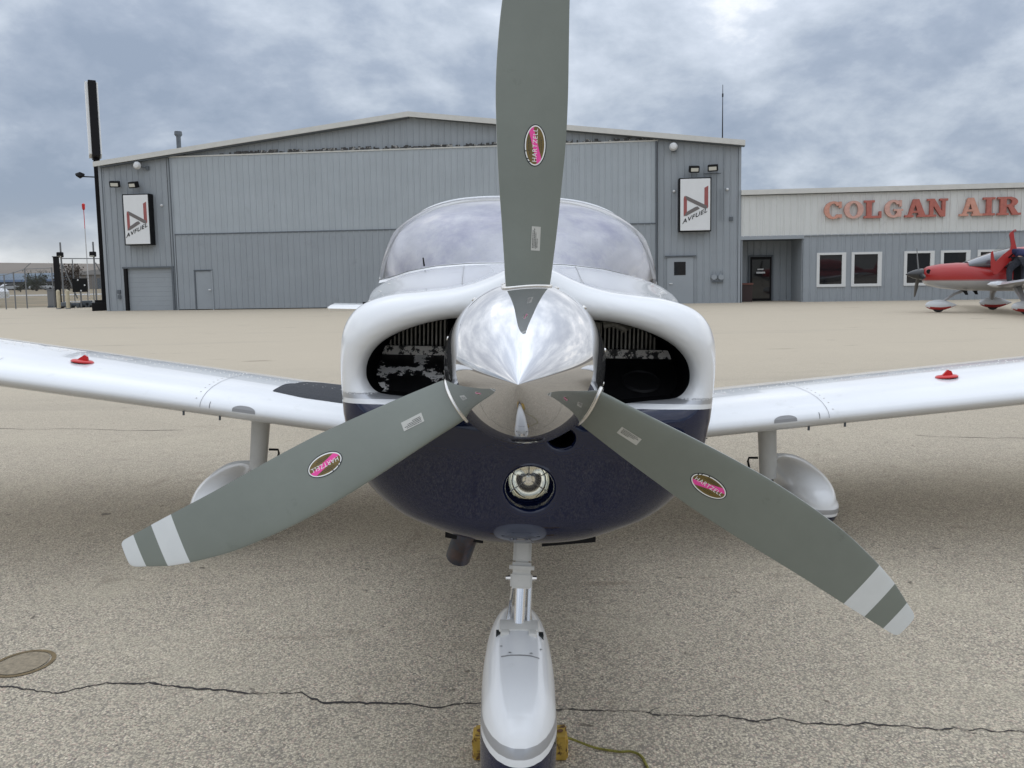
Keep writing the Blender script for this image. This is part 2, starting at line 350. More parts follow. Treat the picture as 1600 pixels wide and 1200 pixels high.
# crack across the foreground
def crack():
    px = [(-60, 1074), (0, 1075), (40, 1077), (70, 1079), (88, 1085), (112, 1079), (130, 1075), (165, 1069), (240, 1068), (320, 1077), (400, 1084), (470, 1084), (492, 1094), (510, 1100), (560, 1097), (610, 1098), (640, 1100), (675, 1104), (710, 1101), (750, 1101), (865, 1108), (895, 1110), (925, 1112), (975, 1110), (1000, 1112), (1020, 1117), (1040, 1119), (1080, 1119), (1140, 1121), (1180, 1126), (1220, 1123), (1255, 1131), (1300, 1132), (1370, 1134), (1400, 1133), (1460, 1139), (1530, 1141), (1600, 1145), (1700, 1150)]
    P = [Vector(gnd(*p)) for p in px]; pts = []
    for a, b in zip(P, P[1:]):
        n = max(1, int((b-a).length/.010))
        for i in range(n): pts.append(a.lerp(b, i/n))
    mb = MB(); rows = []
    for i, p in enumerate(pts):
        o = mnoise.noise(p*7)*.014+mnoise.noise(p*24)*.012+mnoise.noise(p*60)*.007
        w = .0005+.0050*max(0, mnoise.noise(p*5)+.15)+.0050*max(0, mnoise.noise(p*26)+.05)+.0016*random.random()
        rows.append([(p.x, p.y+o-w, .002), (p.x, p.y+o+w, .002)])
    mb.grid(rows)
    for pl in ([(1430, 680), (1470, 683), (1510, 683), (1560, 685), (1620, 684), (1720, 686)], [(-40, 668), (40, 671), (120, 670), (200, 673), (290, 672)], [(1120, 641), (1200, 640), (1300, 643)], [(860, 517), (1000, 519), (1150, 516)]):
        Q_ = [Vector(gnd(*p)) for p in pl]; r3 = []
        for a, b in zip(Q_, Q_[1:]):
            for k in range(16): p = a.lerp(b, k/16); o = mnoise.noise(p*6)*.03; w = .002+.007*max(0, mnoise.noise(p*3)+.2); r3.append([(p.x, p.y+o-w, .002), (p.x, p.y+o+w, .002)])
        mb.grid(r3)
    for i in range(25, len(pts)-30, 31):      # hairline branches
        if random.random() < .45: continue
        p = Vector(rows[i][0]); a = random.choice((-1, 1))*random.uniform(.25, .9); L_ = random.uniform(.05, .16); r2 = []
        for k in range(14):
            t = k/13; q = p+Vector((t*L_, math.sin(a)*t*L_+mnoise.noise(p+Vector((t*3, 0, 0)))*.02, 0)); w = .0016*(1-t)+.0003; r2.append([(q.x, q.y-w, .0025), (q.x, q.y+w, .0025)])
        mb.grid(r2)
    tag(mb.build('pavement_crack', M['crack'], fix=False), kind='structure')
crack()
def inset():
    c = gnd(36, 1037); ang = 0; mb = MB()
    R = .108
    ring = [[(c[0]+r*math.cos(q)*1.05, c[1]+r*math.sin(q), .003) for q in [2*math.pi*i/40 for i in range(40)]] for r in (R, R*.86)]
    root = empty('ground_marker', (0, 0, 0)); tag(root, 'round brown survey marker disc set flush in the pavement at lower left', 'ground marker')
    mb.grid(ring, 0, wrap=True); mb.build('collar', mat('rust_ring', (.16, .115, .055), .8, var=.3, vscale=20), root)
    MB().lathe([(.0001, 0), (R*.82, .0)], 40, Matrix.Translation((c[0], c[1], .0035)) @ Matrix.Rotation(math.pi/2, 4, 'X') ).build('cover', mat('marker_fill', (.25, .205, .14), .8, var=.35, vscale=60), root)
inset()

# ------------------------------------------------------------------ the hangar and the office
FA = gnd(170, 486); FB = gnd(1155, 473); fdir = (FB-FA)/np.linalg.norm(FB-FA); FANG = math.atan2(fdir[1], fdir[0])
fn = np.array([-fdir[1], fdir[0], 0])
def fac(px, py):
    d = ray(px, py); t = ((FA-C0) @ fn)/(d @ fn); p = C0+d*t; return float((p-FA) @ fdir), float(p[2])
HL = float(np.linalg.norm(FB-FA))
eL = fac(158, 257)[1]; eR = fac(1158, 226)[1]; EAVE = (eL+eR)/2
PKs, PKz = fac(640, 181)
def zroof(s): return lerp(EAVE, PKz, s/PKs) if s < PKs else lerp(PKz, EAVE, (s-PKs)/(HL-PKs))
hangar = empty('hangar', (FA[0], FA[1], 0), FANG); tag(hangar, 'large grey metal hangar with low gable roof and wide sliding door', 'hangar')
office = empty('office_building', (FB[0], FB[1], 0), FANG); tag(office, 'low office building with white upper band, grey siding and dark windows', 'office')
ribprof = [0, .10, .13, .17, .20, .305]
def panel(s0, s1, z0a, z0b, z1a, z1b, m, parent, name='wall_panel', yo=0.0, kink=None, pitch=.305):
    xs = [s0]; k = math.floor(s0/pitch)
    while k*pitch < s1:
        for q, h in ((.11, 0), (.135, 1), (.165, 1), (.19, 0)):
            x = k*pitch+q
            if s0 < x < s1: xs.append(x)
        k += 1
    xs.append(s1-.0035)
    if kink and s0 < kink < s1: xs.append(kink); xs.sort()
    def yy(x):
        q = (x/pitch-math.floor(x/pitch))*pitch
        return yo-(.032 if .134 < q < .166 else 0)
    lo = []; hi = []
    for x in xs:
        t = (x-s0)/(s1-s0); y = yy(x)
        lo.append((x, y, lerp(z0a, z0b, t)))
        z1 = z1a(x) if callable(z1a) else lerp(z1a, z1b, t); hi.append((x, y, z1))
    return MB().grid([lo, hi]).build(name, m, parent, fix=False)
def wall(s0, s1, z0, z1, holes, m, parent, w=.915, yo=0.0, name='wall_panel', kink=None):
    bs = {s0, s1}; k = math.ceil(s0/w)
    while k*w < s1:
        if all(abs(k*w-h[i]) > .12 for h in holes for i in (0, 1)) and k*w-s0 > .12 and s1-k*w > .12: bs.add(k*w)
        k += 1
    for h in holes:
        for q in (h[0], h[1]):
            if s0 < q < s1: bs.add(q)
    bs = sorted(bs)
    for a, b in zip(bs, bs[1:]):
        c = (a+b)/2; cuts = sorted([(h[2], h[3]) for h in holes if h[0] <= c <= h[1]]); z = z0
        for (ha, hb) in cuts:
            if ha > z+.02: panel(a, b, z, z, ha, ha, m, parent, name, yo)
            z = hb
        panel(a, b, z, z, z1 if callable(z1) else z1, z1, m, parent, name, yo, kink)
D = 30.0
dL = fac(277, 400)[0]; dR = fac(1024, 400)[0]; dT0 = fac(275, 246)[1]; dTM = fac(1023, 222)[1]; dM = (fac(285, 365)[1]+fac(1020, 351)[1])/2
dT = (dT0+dTM)/2
g0, g1 = fac(199, 470)[0], fac(272, 470)[0]; gT = fac(235, 419)[1]
# side bays
wall(0, dL-.18, 0, zroof, [(g0, g1, 0, gT)], M['siding'], hangar)
wall(dR+.10, HL, 0, zroof, [], M['siding'], hangar)
# gable above the door (set behind the track)
wall(dL-.18, dR+.10, dT+.05, zroof, [], M['siding'], hangar, kink=PKs, yo=.0)
# sliding door: upper and lower leaves proud of the wall
pz = .012; md = (fac(309, 470)[0], fac(335, 470)[0], 0.02, fac(322, 423)[1])
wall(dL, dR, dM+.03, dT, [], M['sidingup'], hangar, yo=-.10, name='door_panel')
wall(dL+.02, dR, .04, dM-.03, [md], M['siding'], hangar, yo=-.12, name='door_panel')
def hb(name, s0, s1, y0, y1, z0, z1, m, parent=None, bev=0):
    return MB().box(s0, s1, y0, y1, z0, z1, bev=bev).build(name, m, parent if parent else hangar)
hb('door_rail', dL, dR, -.15, -.06, dM-.03, dM+.03, M['sidingdk'])
hb('door_header', dL-.1, dR+.1, -.14, .0, dT, dT+.06, M['trim'])
hb('door_edge', dL-.05, dL, -.16, .0, .0, dT, M['siding']); hb('door_edge', dR, dR+.06, -.18, .0, .0, dT, M['sidingdk'])
hb('door_jamb', dL-.18, dL-.05, -.05, .02, .0, dT, M['sidingdk'])
# ragged debris line over the track: many small bits
mb = MB(); rr = random.Random(3)
x = dL
while x < dR:
    w = rr.uniform(.04, .22)
    if rr.random() < (.15 if x < dL+3.2 else .8): mb.box(x, x+w, -.16, -.10, dT+.06+rr.uniform(0, .03), dT+.07+rr.uniform(.03, .16))
    x += w*rr.uniform(.6, 1.1)
o = mb.build('track_debris', M['rusty'], hangar); o['kind'] = 'stuff'
# man door in the big door
o = hb('man_door', md[0]+.02, md[1]-.02, -.125, -.09, .04, md[3]-.02, M['siding']); MB().tube([(md[1]-.16, -.13, 1.0), (md[1]-.16, -.2, 1.0), (md[1]-.05, -.2, 1.0)], .03).build('handle', M['whiteplastic'], o)
hb('door_frame', md[0]-.05, md[0]+.015, -.16, -.10, 0, md[3]+.03, M['sidingdk']); hb('door_frame', md[1]-.015, md[1]+.05, -.17, -.10, 0, md[3]+.03, M['siding']); hb('door_frame', md[0]-.05, md[1]+.05, -.175, -.10, md[3], md[3]+.05, M['sidingdk'])
# roll-up door
for i in range(9):
    za = gT*i/9; hb('door_slat', g0+.06, g1-.04, .10, .14, za+.004, gT*(i+1)/9, M['sidingup'] if 0 else M['siding'])
hb('door_jamb', g0-.09, g0+.05, -.04, .16, 0, gT, M['blackmetal']); hb('door_jamb', g1-.04, g1+.06, -.04, .16, 0, gT, M['sidingdk']); hb('lintel', g0-.15, g1+.1, -.05, .16, gT, gT+.08, M['sidingdk'])
# door with window on right bay
w0, w1, wz = fac(1042, 460)[0], fac(1083, 460)[0], fac(1062, 402)[1]
o = hb('side_door', w0, w1, -.07, .0, .0, wz, M['siding']); a0, a1 = fac(1053, 430), fac(1071, 409)
MB().box(a0[0], a1[0], -.082, -.072, a0[1], a1[1]).build('door_window', M['darkglass'], o)
MB().tube([(w0+.12, -.08, .95), (w0+.12, -.14, .95), (w0+.25, -.14, .95)], .025).build('handle', M['whiteplastic'], o)
hb('rain_cap', w0-.1, w1+.12, -.14, -.03, wz+.03, wz+.08, M['sidingdk'])
# corner trim, back, sides, roof
hb('corner_trim', -.06, .08, -.06, .06, 0, EAVE-.02, M['siding']); hb('corner_trim', HL-.08, HL+.03, -.06, .06, 0, EAVE-.02, M['siding'])
MB().box(.0, .04, .07, D, 0, EAVE).build('side_wall', M['siding'], hangar); MB().box(HL-.04, HL, .07, D, 0, EAVE).build('side_wall', M['siding'], hangar)
MB().poly([(0.05, 0), (HL-.05, 0), (HL-.05, EAVE), (PKs, PKz), (.05, EAVE)], D-.1, D).build('back_wall', M['siding'], hangar)
for a, b in (((-.12, EAVE-.02), (PKs, PKz)), ((PKs, PKz), (HL+.14, EAVE-.02))):
    MB().poly([a, b, (b[0], b[1]+.10), (a[0], a[1]+.10)], -.30, D+.2).build('roof_slope', M['trim'], hangar)
    MB().poly([(a[0], a[1]-.10), (b[0], b[1]-.10), (b[0], b[1]+.14), (a[0], a[1]+.14)], -.37, -.305).build('rake_trim', M['trim'], hangar)
    MB().poly([(a[0]+.3, a[1]-.14), (b[0]-.0, b[1]-.14), (b[0], b[1]-.101), (a[0]+.3, a[1]-.101)], -.30, -.06).build('soffit', M['sidingdk'], hangar)
v = fac(183, 240)
MB().tube([(v[0], 6, EAVE), (v[0], 6, EAVE+2.5)], .13, 10).lathe([(.13, 0), (.22, .12), (.2, .3), (.02, .32)], 10, Matrix.Translation((v[0], 6, EAVE+2.4)) @ Matrix.Rotation(math.pi/2, 4, 'X')).build('vent_pipe', M['sidingdk'], hangar)
v = fac(1130, 215)
MB().tube([(v[0], .2, EAVE), (v[0], .2, EAVE+1.6), (v[0], .2, EAVE+2.75)], [.03, .02, .012], 6).box(v[0]-.03, v[0]+.03, .17, .23, EAVE+2.2, EAVE+2.35).build('antenna', M['blackmetal'], hangar)
# conduit, meters and small fittings
for (pa, pb) in (((1126, 294), (1126, 345)), ((1131, 345), (1131, 225))):
    s0, z0 = fac(*pa); s1, z1 = fac(*pb); MB().tube([(s0, -.06, z0), (s0, -.06, z1)], .016, 6).build('conduit', M['siding'], hangar)
s0, z0 = fac(1099, 272); s1, _ = fac(1126, 272); MB().tube([(s0, -.08, z0), (s1, -.08, z0)], .02, 6).build('lamp_rail', M['sidingdk'], hangar)
for p in ((1115, 433), (1126, 433)):
    s0, z0 = fac(*p); MB().tube([(s0, -.16, z0), (s0, -.02, z0)], .13, 10).tube([(s0, -.06, z0), (s0, -.06, z0+.3)], .025, 6).build('meter', M['siding'], hangar)
s0, z0 = fac(1112, 441); s1, _ = fac(1129, 441); hb('meter_shelf', s0, s1, -.12, -.02, z0, z0+.05, M['sidingdk'])
for p in ((1053, 299), (1136, 296), (254, 321)):
    s0, z0 = fac(*p); MB().lathe([(.001, -.14), (.05, -.12), (.07, -.04), (.04, 0)], 10, Matrix.Translation((s0, -.02, z0))).build('wall_sensor', M['whiteplastic'], hangar)
for p in ((187, 456), (188, 464), (1142, 342)):
    s0, z0 = fac(*p); hb('junction_box', s0-.08, s0+.08, -.10, -.02, z0-.09, z0+.09, M['sidingdk'])

def disc_lamp(px, py, arm, label):
    s0, z0 = fac(px, py); r = empty('wall_lamp', (0, 0, 0), 0); r.parent = None
    r.matrix_world = hangar_m @ Matrix.Translation((s0, -.05, z0))
    tag(r, label, 'wall lamp', 'round white lamps high on the hangar')
    MB().lathe([(.001, -.42), (.12, -.40), (.19, -.30), (.19, -.24), (.05, -.22)], 18).build('globe', M['whiteplastic'], r, 40)
    MB().tube([(0, -.24, 0), (arm, -.14, -.08), (arm*1.7, .02, -.1)], .035, 6).box(arm*1.7-.08, arm*1.7+.08, -.05, .04, -.2, 0).build('arm', M['sidingdk'], r)
hangar_m = Matrix.Translation((FA[0], FA[1], 0)) @ Matrix.Rotation(FANG, 4, 'Z')
disc_lamp(220, 260, .22, 'round white wall lamp above the left logo sign'); disc_lamp(1051, 231, .04, 'round white wall lamp above the right logo sign')
def flood(px, py, yaw, label):
    s0, z0 = fac(px, py); r = empty('floodlight'); r.matrix_world = hangar_m @ Matrix.Translation((s0, -.35, z0)) @ Matrix.Rotation(yaw, 4, 'Z') @ Matrix.Rotation(rad(15), 4, 'X')
    tag(r, label, 'floodlight', 'black floodlights above the logo signs')
    MB().box(-.23, .23, -.12, .13, -.15, .15, bev=.03).build('housing', M['blackmetal'], r)
    MB().box(-.17, .17, -.128, -.118, -.09, .07).build('lamp_glass', M['lampglass'], r)
    MB().tube([(0, .1, 0), (0, .33, -.08)], .03, 6).build('bracket', M['blackmetal'], r)
flood(186, 289, .3, 'leftmost black floodlight, on the hangar corner by the left logo sign'); flood(215, 290, -.2, 'black floodlight directly above the left logo sign')
flood(1083, 266, .1, 'black floodlight above the right logo sign, nearer its centre'); flood(1112, 264, -.25, 'black floodlight above the right logo sign, towards the hangar corner')

def text_mesh(body, size=1.0, shear=0, spacing=1.0, offset=0.0):
    c = bpy.data.curves.new('t', 'FONT'); c.body = body; c.size = size; c.shear = shear; c.align_x = 'CENTER'; c.align_y = 'CENTER'
    c.space_character = spacing; c.offset = offset; c.resolution_u = 4
    o = bpy.data.objects.new('t', c); COL.objects.link(o); dg = bpy.context.evaluated_depsgraph_get(); me = bpy.data.meshes.new_from_object(o.evaluated_get(dg))
    vs = [tuple(q.co) for q in me.vertices]; fs = [tuple(p.vertices) for p in me.polygons]
    bpy.data.objects.remove(o); bpy.data.curves.remove(c); return vs, fs
def logo_sign(cx0, cy0, cx1, cy1, label, tw, logo, texts):
    s0, zt = fac(cx0, cy0); s1, zb = fac(cx1, cy1); s0 += .02; w = s1-s0; h = zt-zb
    r = empty('logo_sign'); r.matrix_world = hangar_m @ Matrix.Translation((s0, -.42, zb))
    tag(r, label, 'sign', 'lit box signs on the hangar')
    MB().box(0, w, 0, .38, 0, h).build('sign_box', M['blackmetal'], r)
    MB().box(.05, w-.05, -.02, .01, .05, h-.05, bev=.02).build('sign_face', M['sign'], r)
    def P(u, v): return (.05+u*(w-.1), .05+v*(h-.1))
    def stroke(pts, m, y=-.026): MB().poly([P(*p) for p in pts], y, y+.004).build('logo_stroke', m, r)
    # N-like mark: two upright red bars joined by a grey diagonal, a short grey foot
    stroke([(.11, .62), (.13, .67), (.21, .65), (.22, .60), (.22, .36), (.12, .27), (.11, .30)], M['logored'])
    stroke([(.80, .82), (.93, .86), (.93, .45), (.90, .42), (.80, .50)], M['logored'])
    stroke([(.16, .676), (.22, .666), (.905, .47), (.875, .42), (.80, .42), (.22, .59)], M['logogrey'], -.030)
    stroke([(.12, .285), (.20, .285), (.65, .42), (.58, .465), (.50, .455), (.22, .365)], M['logogrey'], -.031)
    vs, fs = text_mesh('AVFUEL', .27*h/2.6, .5, 1.1, .003); a = rad(28); c = P(.46, .27)
    vv = [(c[0]+x*1.35*math.cos(a)-y*math.sin(a)*.8, -.034, c[1]+x*1.35*math.sin(a)*.9+y*math.cos(a)) for x, y, _ in vs]
    MB().add(vv, fs).build('lettering', M['blackmetal'], r, fix=False)
logo_sign(198, 305, 244, 383, 'white box sign with red and grey mark on the left end of the hangar', 0, 0, 0)
logo_sign(1059, 280, 1109, 362, 'white box sign with red and grey mark on the right end of the hangar', 0, 0, 0)

# ---- office
OX = HL
def ofc(px, py): s, z = fac(px, py); return s-OX, z
oW = 22.0; oT = (ofc(1160, 297)[1]+ofc(1598, 288)[1])/2+.02; oM = (ofc(1160, 371)[1]+ofc(1598, 361)[1])/2
e0, e1 = .12, ofc(1254, 440)[0]; eT = ofc(1205, 374)[1]
wins = []
for (x0, x1, y0, y1) in ((1277, 1320, 397, 447), (1331, 1376, 395, 446), (1413, 1458, 393, 445), (1470, 1514, 392, 444), (1527, 1571, 391, 443), (1584, 1628, 390, 442)):
    a = ofc(x0, y1); b = ofc(x1, y0); wins.append((a[0], b[0], a[1], b[1]))
zb = sum(w[2] for w in wins)/6; zt = sum(w[3] for w in wins)/6
wins = [(w[0], w[1], zb, zt) for w in wins]
wall(.05, oW, oM+.02, oT-.25, [], M['sidingwhite'], office, yo=-.03)
wall(e1, oW, .0, oM, wins, M['siding'], office)
def ob(name, *a, **k): return hb(name, *a, parent=office, **k)
ob('band_trim', .02, oW, -.06, .05, oM, oM+.04, M['siding'])
ob('fascia', .02, oW+.2, -.22, .1, oT-.22, oT, M['trim']); ob('gutter_shadow_gap', .02, oW, -.10, .08, oT-.25, oT-.225, M['sidingdk'])
ob('roof_deck', .02, oW, .1, 14, oT-.3, oT-.12, M['trim']); ob('back_wall', .02, oW, 13.9, 14, 0, oT-.3, M['siding']); ob('side_wall', oW-.1, oW, .05, 13.9, 0, oT-.3, M['siding'])
ob('inner_wall', e1+.06, oW-.1, 1.2, 1.3, 0, oM, M['blackmetal'])
for w in wins:
    f = MB(); t = .075
    f.box(w[0]-.05, w[1]+.05, -.06, .06, w[2]-.05, w[2]+t).box(w[0]-.05, w[1]+.05, -.06, .06, w[3]-t*.7, w[3]+.05).box(w[0]-.05, w[0]+t, -.055, .06, w[2]+t, w[3]-t*.7).box(w[1]-t*1.7, w[1]+.05, -.055, .06, w[2]+t, w[3]-t*.7)
    f = f.build('window_frame', M['framewhite'], office)
    MB().box(w[0]+t, w[1]-t*1.7, .0, .02, w[2]+t, w[3]-t*.7).build('pane', M['darkglass'], f)
# recessed entrance
wall(e0+.02, e1-.02, 0, eT, [], M['siding'], office, yo=1.9)
MB().box(e0-.05, e0, -.02, 1.9, 0, eT).build('recess_side', M['siding'], office); MB().box(e1-.04, e1, .035, 1.9, 0, eT).build('recess_side', M['siding'], office)
ob('recess_ceiling', e0, e1, .05, 1.9, eT, eT+.04, M['sidingdk']); ob('lintel', .02, e1+.02, -.06, .05, eT, oM, M['siding'])
d0, d1, dtp = fac(1178, 440)[0]-OX+.2, fac(1209, 440)[0]-OX+.3, 2.15
o = ob('entrance_door', d0, d1, 1.80, 1.85, .02, dtp, M['blackmetal']); MB().box(d0+.08, d1-.08, 1.785, 1.797, .12, dtp-.12).build('door_glass', M['darkglass'], o)
mb = MB()
for k, (u0, u1) in enumerate(((.34, .62), (.28, .70))): mb.box(lerp(d0, d1, u0), lerp(d0, d1, u1), 1.775, 1.783, 1.52-.17*k, 1.58-.17*k+.02*k)
mb.build('door_sticker', M['whiteplastic'], o)
ob('door_frame', d0-.08, d0-.01, 1.78, 1.88, 0, dtp+.08, M['sidingdk']); ob('door_frame', d1+.01, d1+.08, 1.78, 1.88, 0, dtp+.08, M['sidingdk']); ob('door_frame', d0-.08, d1+.08, 1.77, 1.88, dtp+.02, dtp+.09, M['sidingdk'])
office_m = Matrix.Translation((FB[0], FB[1], 0)) @ Matrix.Rotation(FANG, 4, 'Z')
r = empty('side_table'); r.matrix_world = office_m @ Matrix.Translation((.52, 1.2, 0)); tag(r, 'small reddish brown cabinet in the corner of the recessed entrance', 'cabinet')
MB().box(-.32, .32, -.25, .25, .82, .90).build('top', mat('brown_wood', (.16, .06, .045), .6, var=.2), r); MB().box(-.28, .28, -.2, .2, .0, .82).build('body', mat('darkbrown', (.05, .03, .028), .7), r)

# slab serif letters
def letter(ch, s0, s1, z0, z1, m):
    w = s1-s0; h = z1-z0; st = w*.27; sf = h*.14; y0, y1 = -.20, -.08; k = [0]
    mb = MB()
    def bx(a, b, c, d): k[0] += 1; mb.box(a*w, b*w, y0-.0015*k[0], y1, c*h, d*h)
    def quad(p): k[0] += 1; mb.poly([(u*w, v*h) for u, v in p], y0-.0015*k[0], y1)
    def arc(a0, a1, cx=.5, cz=.5, rx=.5, rz=.5, tx=.27, tz=.13, n=22):
        k[0] += 1; yy = y0-.0015*k[0]; P = []
        for i in range(n+1):
            a = rad(lerp(a0, a1, i/n)); c, s_ = math.cos(a), math.sin(a)
            o_ = (w*(cx+rx*c), h*(cz+rz*s_)); i_ = (w*(cx+(rx-tx)*c), h*(cz+(rz-tz)*s_))
            P.append([(o_[0], yy, o_[1]), (o_[0], y1, o_[1]), (i_[0], y1, i_[1]), (i_[0], yy, i_[1])])
        mb.grid(P, 0, wrap=True, capa=abs(a1-a0) < 359, capb=abs(a1-a0) < 359)
    if ch == 'C': arc(38, 322); bx(.78, .93, .62, .97); bx(.80, .95, .06, .26)
    elif ch == 'O': arc(0, 360)
    elif ch == 'G': arc(38, 335); bx(.80, .94, .62, .97); bx(.68, .92, .05, .45); bx(.50, 1.02, .38, .48)
    elif ch == 'L': bx(.14, .44, 0, 1); bx(0, .60, .88, 1); bx(0, 1, 0, .13); bx(.86, 1, .0, .38)
    elif ch == 'A':
        quad([(.36, 1), (.56, 1), (.26, 0), (.10, 0)]); quad([(.38, 1), (.62, 1), (.95, 0), (.64, 0)]); bx(.25, .75, .24, .36); bx(-.02, .38, 0, .12); bx(.55, 1.03, 0, .12)
    elif ch == 'N': bx(.12, .30, 0, 1); bx(.72, .88, 0, 1); quad([(.06, 1), (.34, 1), (.88, 0), (.66, 0)]); bx(0, .32, .88, 1); bx(.60, 1, .88, 1); bx(0, .44, 0, .12)
    elif ch == 'I': bx(.32, .68, 0, 1); bx(.08, .92, .88, 1); bx(.08, .92, 0, .12)
    elif ch == 'R': bx(.12, .40, 0, 1); bx(0, .60, .88, 1); bx(0, .50, 0, .12); arc(-90, 90, .52, .73, .38, .27, .26, .13, 12); bx(.36, .56, .46, .58); quad([(.45, .5), (.68, .5), (.98, 0), (.68, 0)]); bx(.66, 1.04, 0, .12)
    return mb
let = [('C', 1286, 1315, 0), ('O', 1317, 1347, 1), ('L', 1348, 1375, 2), ('G', 1380, 1408, 1), ('A', 1412, 1446, 2), ('N', 1446, 1478, 2), ('A', 1497, 1531, 0), ('I', 1531, 1553, 2), ('R', 1555, 1590, 2)]
sg = empty('building_sign'); sg.matrix_world = office_m; tag(sg, 'raised red faded slab serif letters along the white band of the office', 'sign')
zlo = np.mean([ofc(1300, 344)[1], ofc(1580, 335)[1]]); zhi = np.mean([ofc(1300, 316)[1], ofc(1580, 307)[1]])
for ch, a, b, c in let:
    s0 = ofc(a, 330)[0]; s1 = ofc(b, 330)[0]; o = letter(ch, s0, s1, zlo, zhi, 0).build('letter', [M['letpale'], M['letpaler'], M['letred']][c], sg); o.location = (s0, 0, zlo)

# ------------------------------------------------------------------ left background: pole sign, fence, gate, far buildings
def on_ground(px, Y):   # ground point seen at column px at distance Y
    p = at(px, 470, Y); return float(p[0]), Y
p0 = at(166, 484, 40.2)
ps = empty('pole_sign', (p0[0], 40.2, 0), math.atan2(-p0[0], 40.2)+.02); tag(ps, 'tall black pole sign seen edge on beside the hangar corner', 'sign')
ztop = at(150, 131, 40.2)[2]; zbx = at(152, 247, 40.2)[2]
MB().box(-.16, .12, -.12, .12, 0, zbx, bev=.02).build('pole', M['blackmetal'], ps)
MB().box(-.20, .16, -.9, .9, zbx, ztop, bev=.03).build('sign_box', M['blackmetal'], ps)
MB().box(-.34, -.205, -.85, .85, zbx+.08, ztop-.08, bev=.02).build('sign_face', M['sign'], ps); MB().box(.165, .24, -.85, .85, zbx+.08, ztop-.08, bev=.02).build('sign_face', M['sign'], ps)
MB().box(-.65, .15, -.45, .3, 0, .42, bev=.02).box(-.5, .0, -.3, .2, .42, .55).build('base_box', M['blackmetal'], ps)
za = at(145, 277, 40.2)[2]
MB().tube([(-.1, 0, za), (-.75, 0, za)], .03, 6).lathe([(.03, -.1), (.2, .05), (.22, .12), (.05, .22)], 12, Matrix.Translation((-.8, 0, za)) @ Matrix.Rotation(rad(120), 4, 'X')).build('lamp_arm', M['blackmetal'], ps)
# bollards
for i, px in enumerate((91.5, 106)):
    x, y = on_ground(px, 43.5); b = empty('bollard', (x, y, 0))
    tag(b, ['cream pipe bollard left of the gate opening, beside the black post', 'cream pipe bollard nearer the hangar, right of its twin'][i], 'bollard', 'cream bollards by the gate')
    MB().lathe([(.10, 0), (.10, .98), (.085, 1.04), (.04, 1.08), (.001, 1.09)], 16, Matrix.Rotation(math.pi/2, 4, 'X')).build('post', M['boll'], b, 40)
    MB().lathe([(.13, 0), (.13, .04), (.10, .05)], 16, Matrix.Rotation(math.pi/2, 4, 'X')).build('footing', M['galv'], b)
# chain link fence
def link_mesh(mb, a, b, z0, z1, pitch=.16, w=.004):
    a = Vector(a); b = Vector(b); L_ = (b-a).length; d = (b-a)/L_; H_ = z1-z0
    n = int((L_+H_)/pitch)
    for sgn in (1, -1):
        for k in range(n):
            u0 = k*pitch-H_; t0, t1 = max(0, -u0), min(H_, L_-u0)
            if t1 <= t0: continue
            p = [(u0+t0, z0+t0), (u0+t1, z0+t1)]
            if sgn < 0: p = [(L_-q[0], q[1]) for q in p]
            q0 = a+d*p[0][0]; q1 = a+d*p[1][0]
            mb.tube([(q0.x, q0.y, p[0][1]), (q1.x, q1.y, p[1][1])], w, 3, caps=False)
fe = empty('chain_link_fence', (0, 0, 0)); tag(fe, 'grey chain link fence along the dry grass at far left', 'fence')
fp = [(-34.5, 42.4, 1.95), (-32.6, 43.0, 1.98), (on_ground(9, 44.5)+(2.0,)), (on_ground(24, 45)+(2.15,)), (on_ground(42, 45.5)+(2.35,)), (on_ground(84, 46.0)+(2.4,))]
for x, y, h in fp: MB().tube([(x, y, 0), (x, y, h)], .035, 8).build('post', M['galv'], fe)
x, y, h = fp[4]; MB().tube([(x, y, h), (x+.38, y, h+.32)], .02, 6).build('outrigger', M['galv'], fe)
for a, b in zip(fp, fp[1:]):
    MB().tube([(a[0], a[1], a[2]-.03), (b[0], b[1], b[2]-.03)], .02, 6).build('top_rail', M['galv'], fe)
mb = MB()
for a, b in zip(fp, fp[1:]): link_mesh(mb, (a[0], a[1]), (b[0], b[1]), .05, 1.9)
o = mb.build('chain_link', M['galv'], fe, fix=False); o['kind'] = 'stuff'
x, y = on_ground(92, 44.6)
MB().box(x-.11, x+.11, y-.12, y+.12, 0, 2.95).box(x-.14, x+.14, y-.15, y+.15, 2.95, 3.0).build('gate_post', M['blackmetal']); o = bpy.data.objects['gate_post']; tag(o, 'thick black square gate post behind the left bollard', 'gate post')
x, y = on_ground(82.5, 46.5); cbx = empty('utility_cabinet', (x, y, 0)); tag(cbx, 'grey steel utility cabinet behind the fence beside the black gate post', 'cabinet')
MB().box(-.20, .20, -.2, .2, .1, 1.05, bev=.02).build('cabinet_body', M['galv'], cbx); MB().box(-.22, .22, -.22, .22, 0, .1).build('plinth', M['sidingdk'], cbx); MB().box(-.22, .22, -.24, .22, 1.05, 1.1).build('lid', M['galv'], cbx)
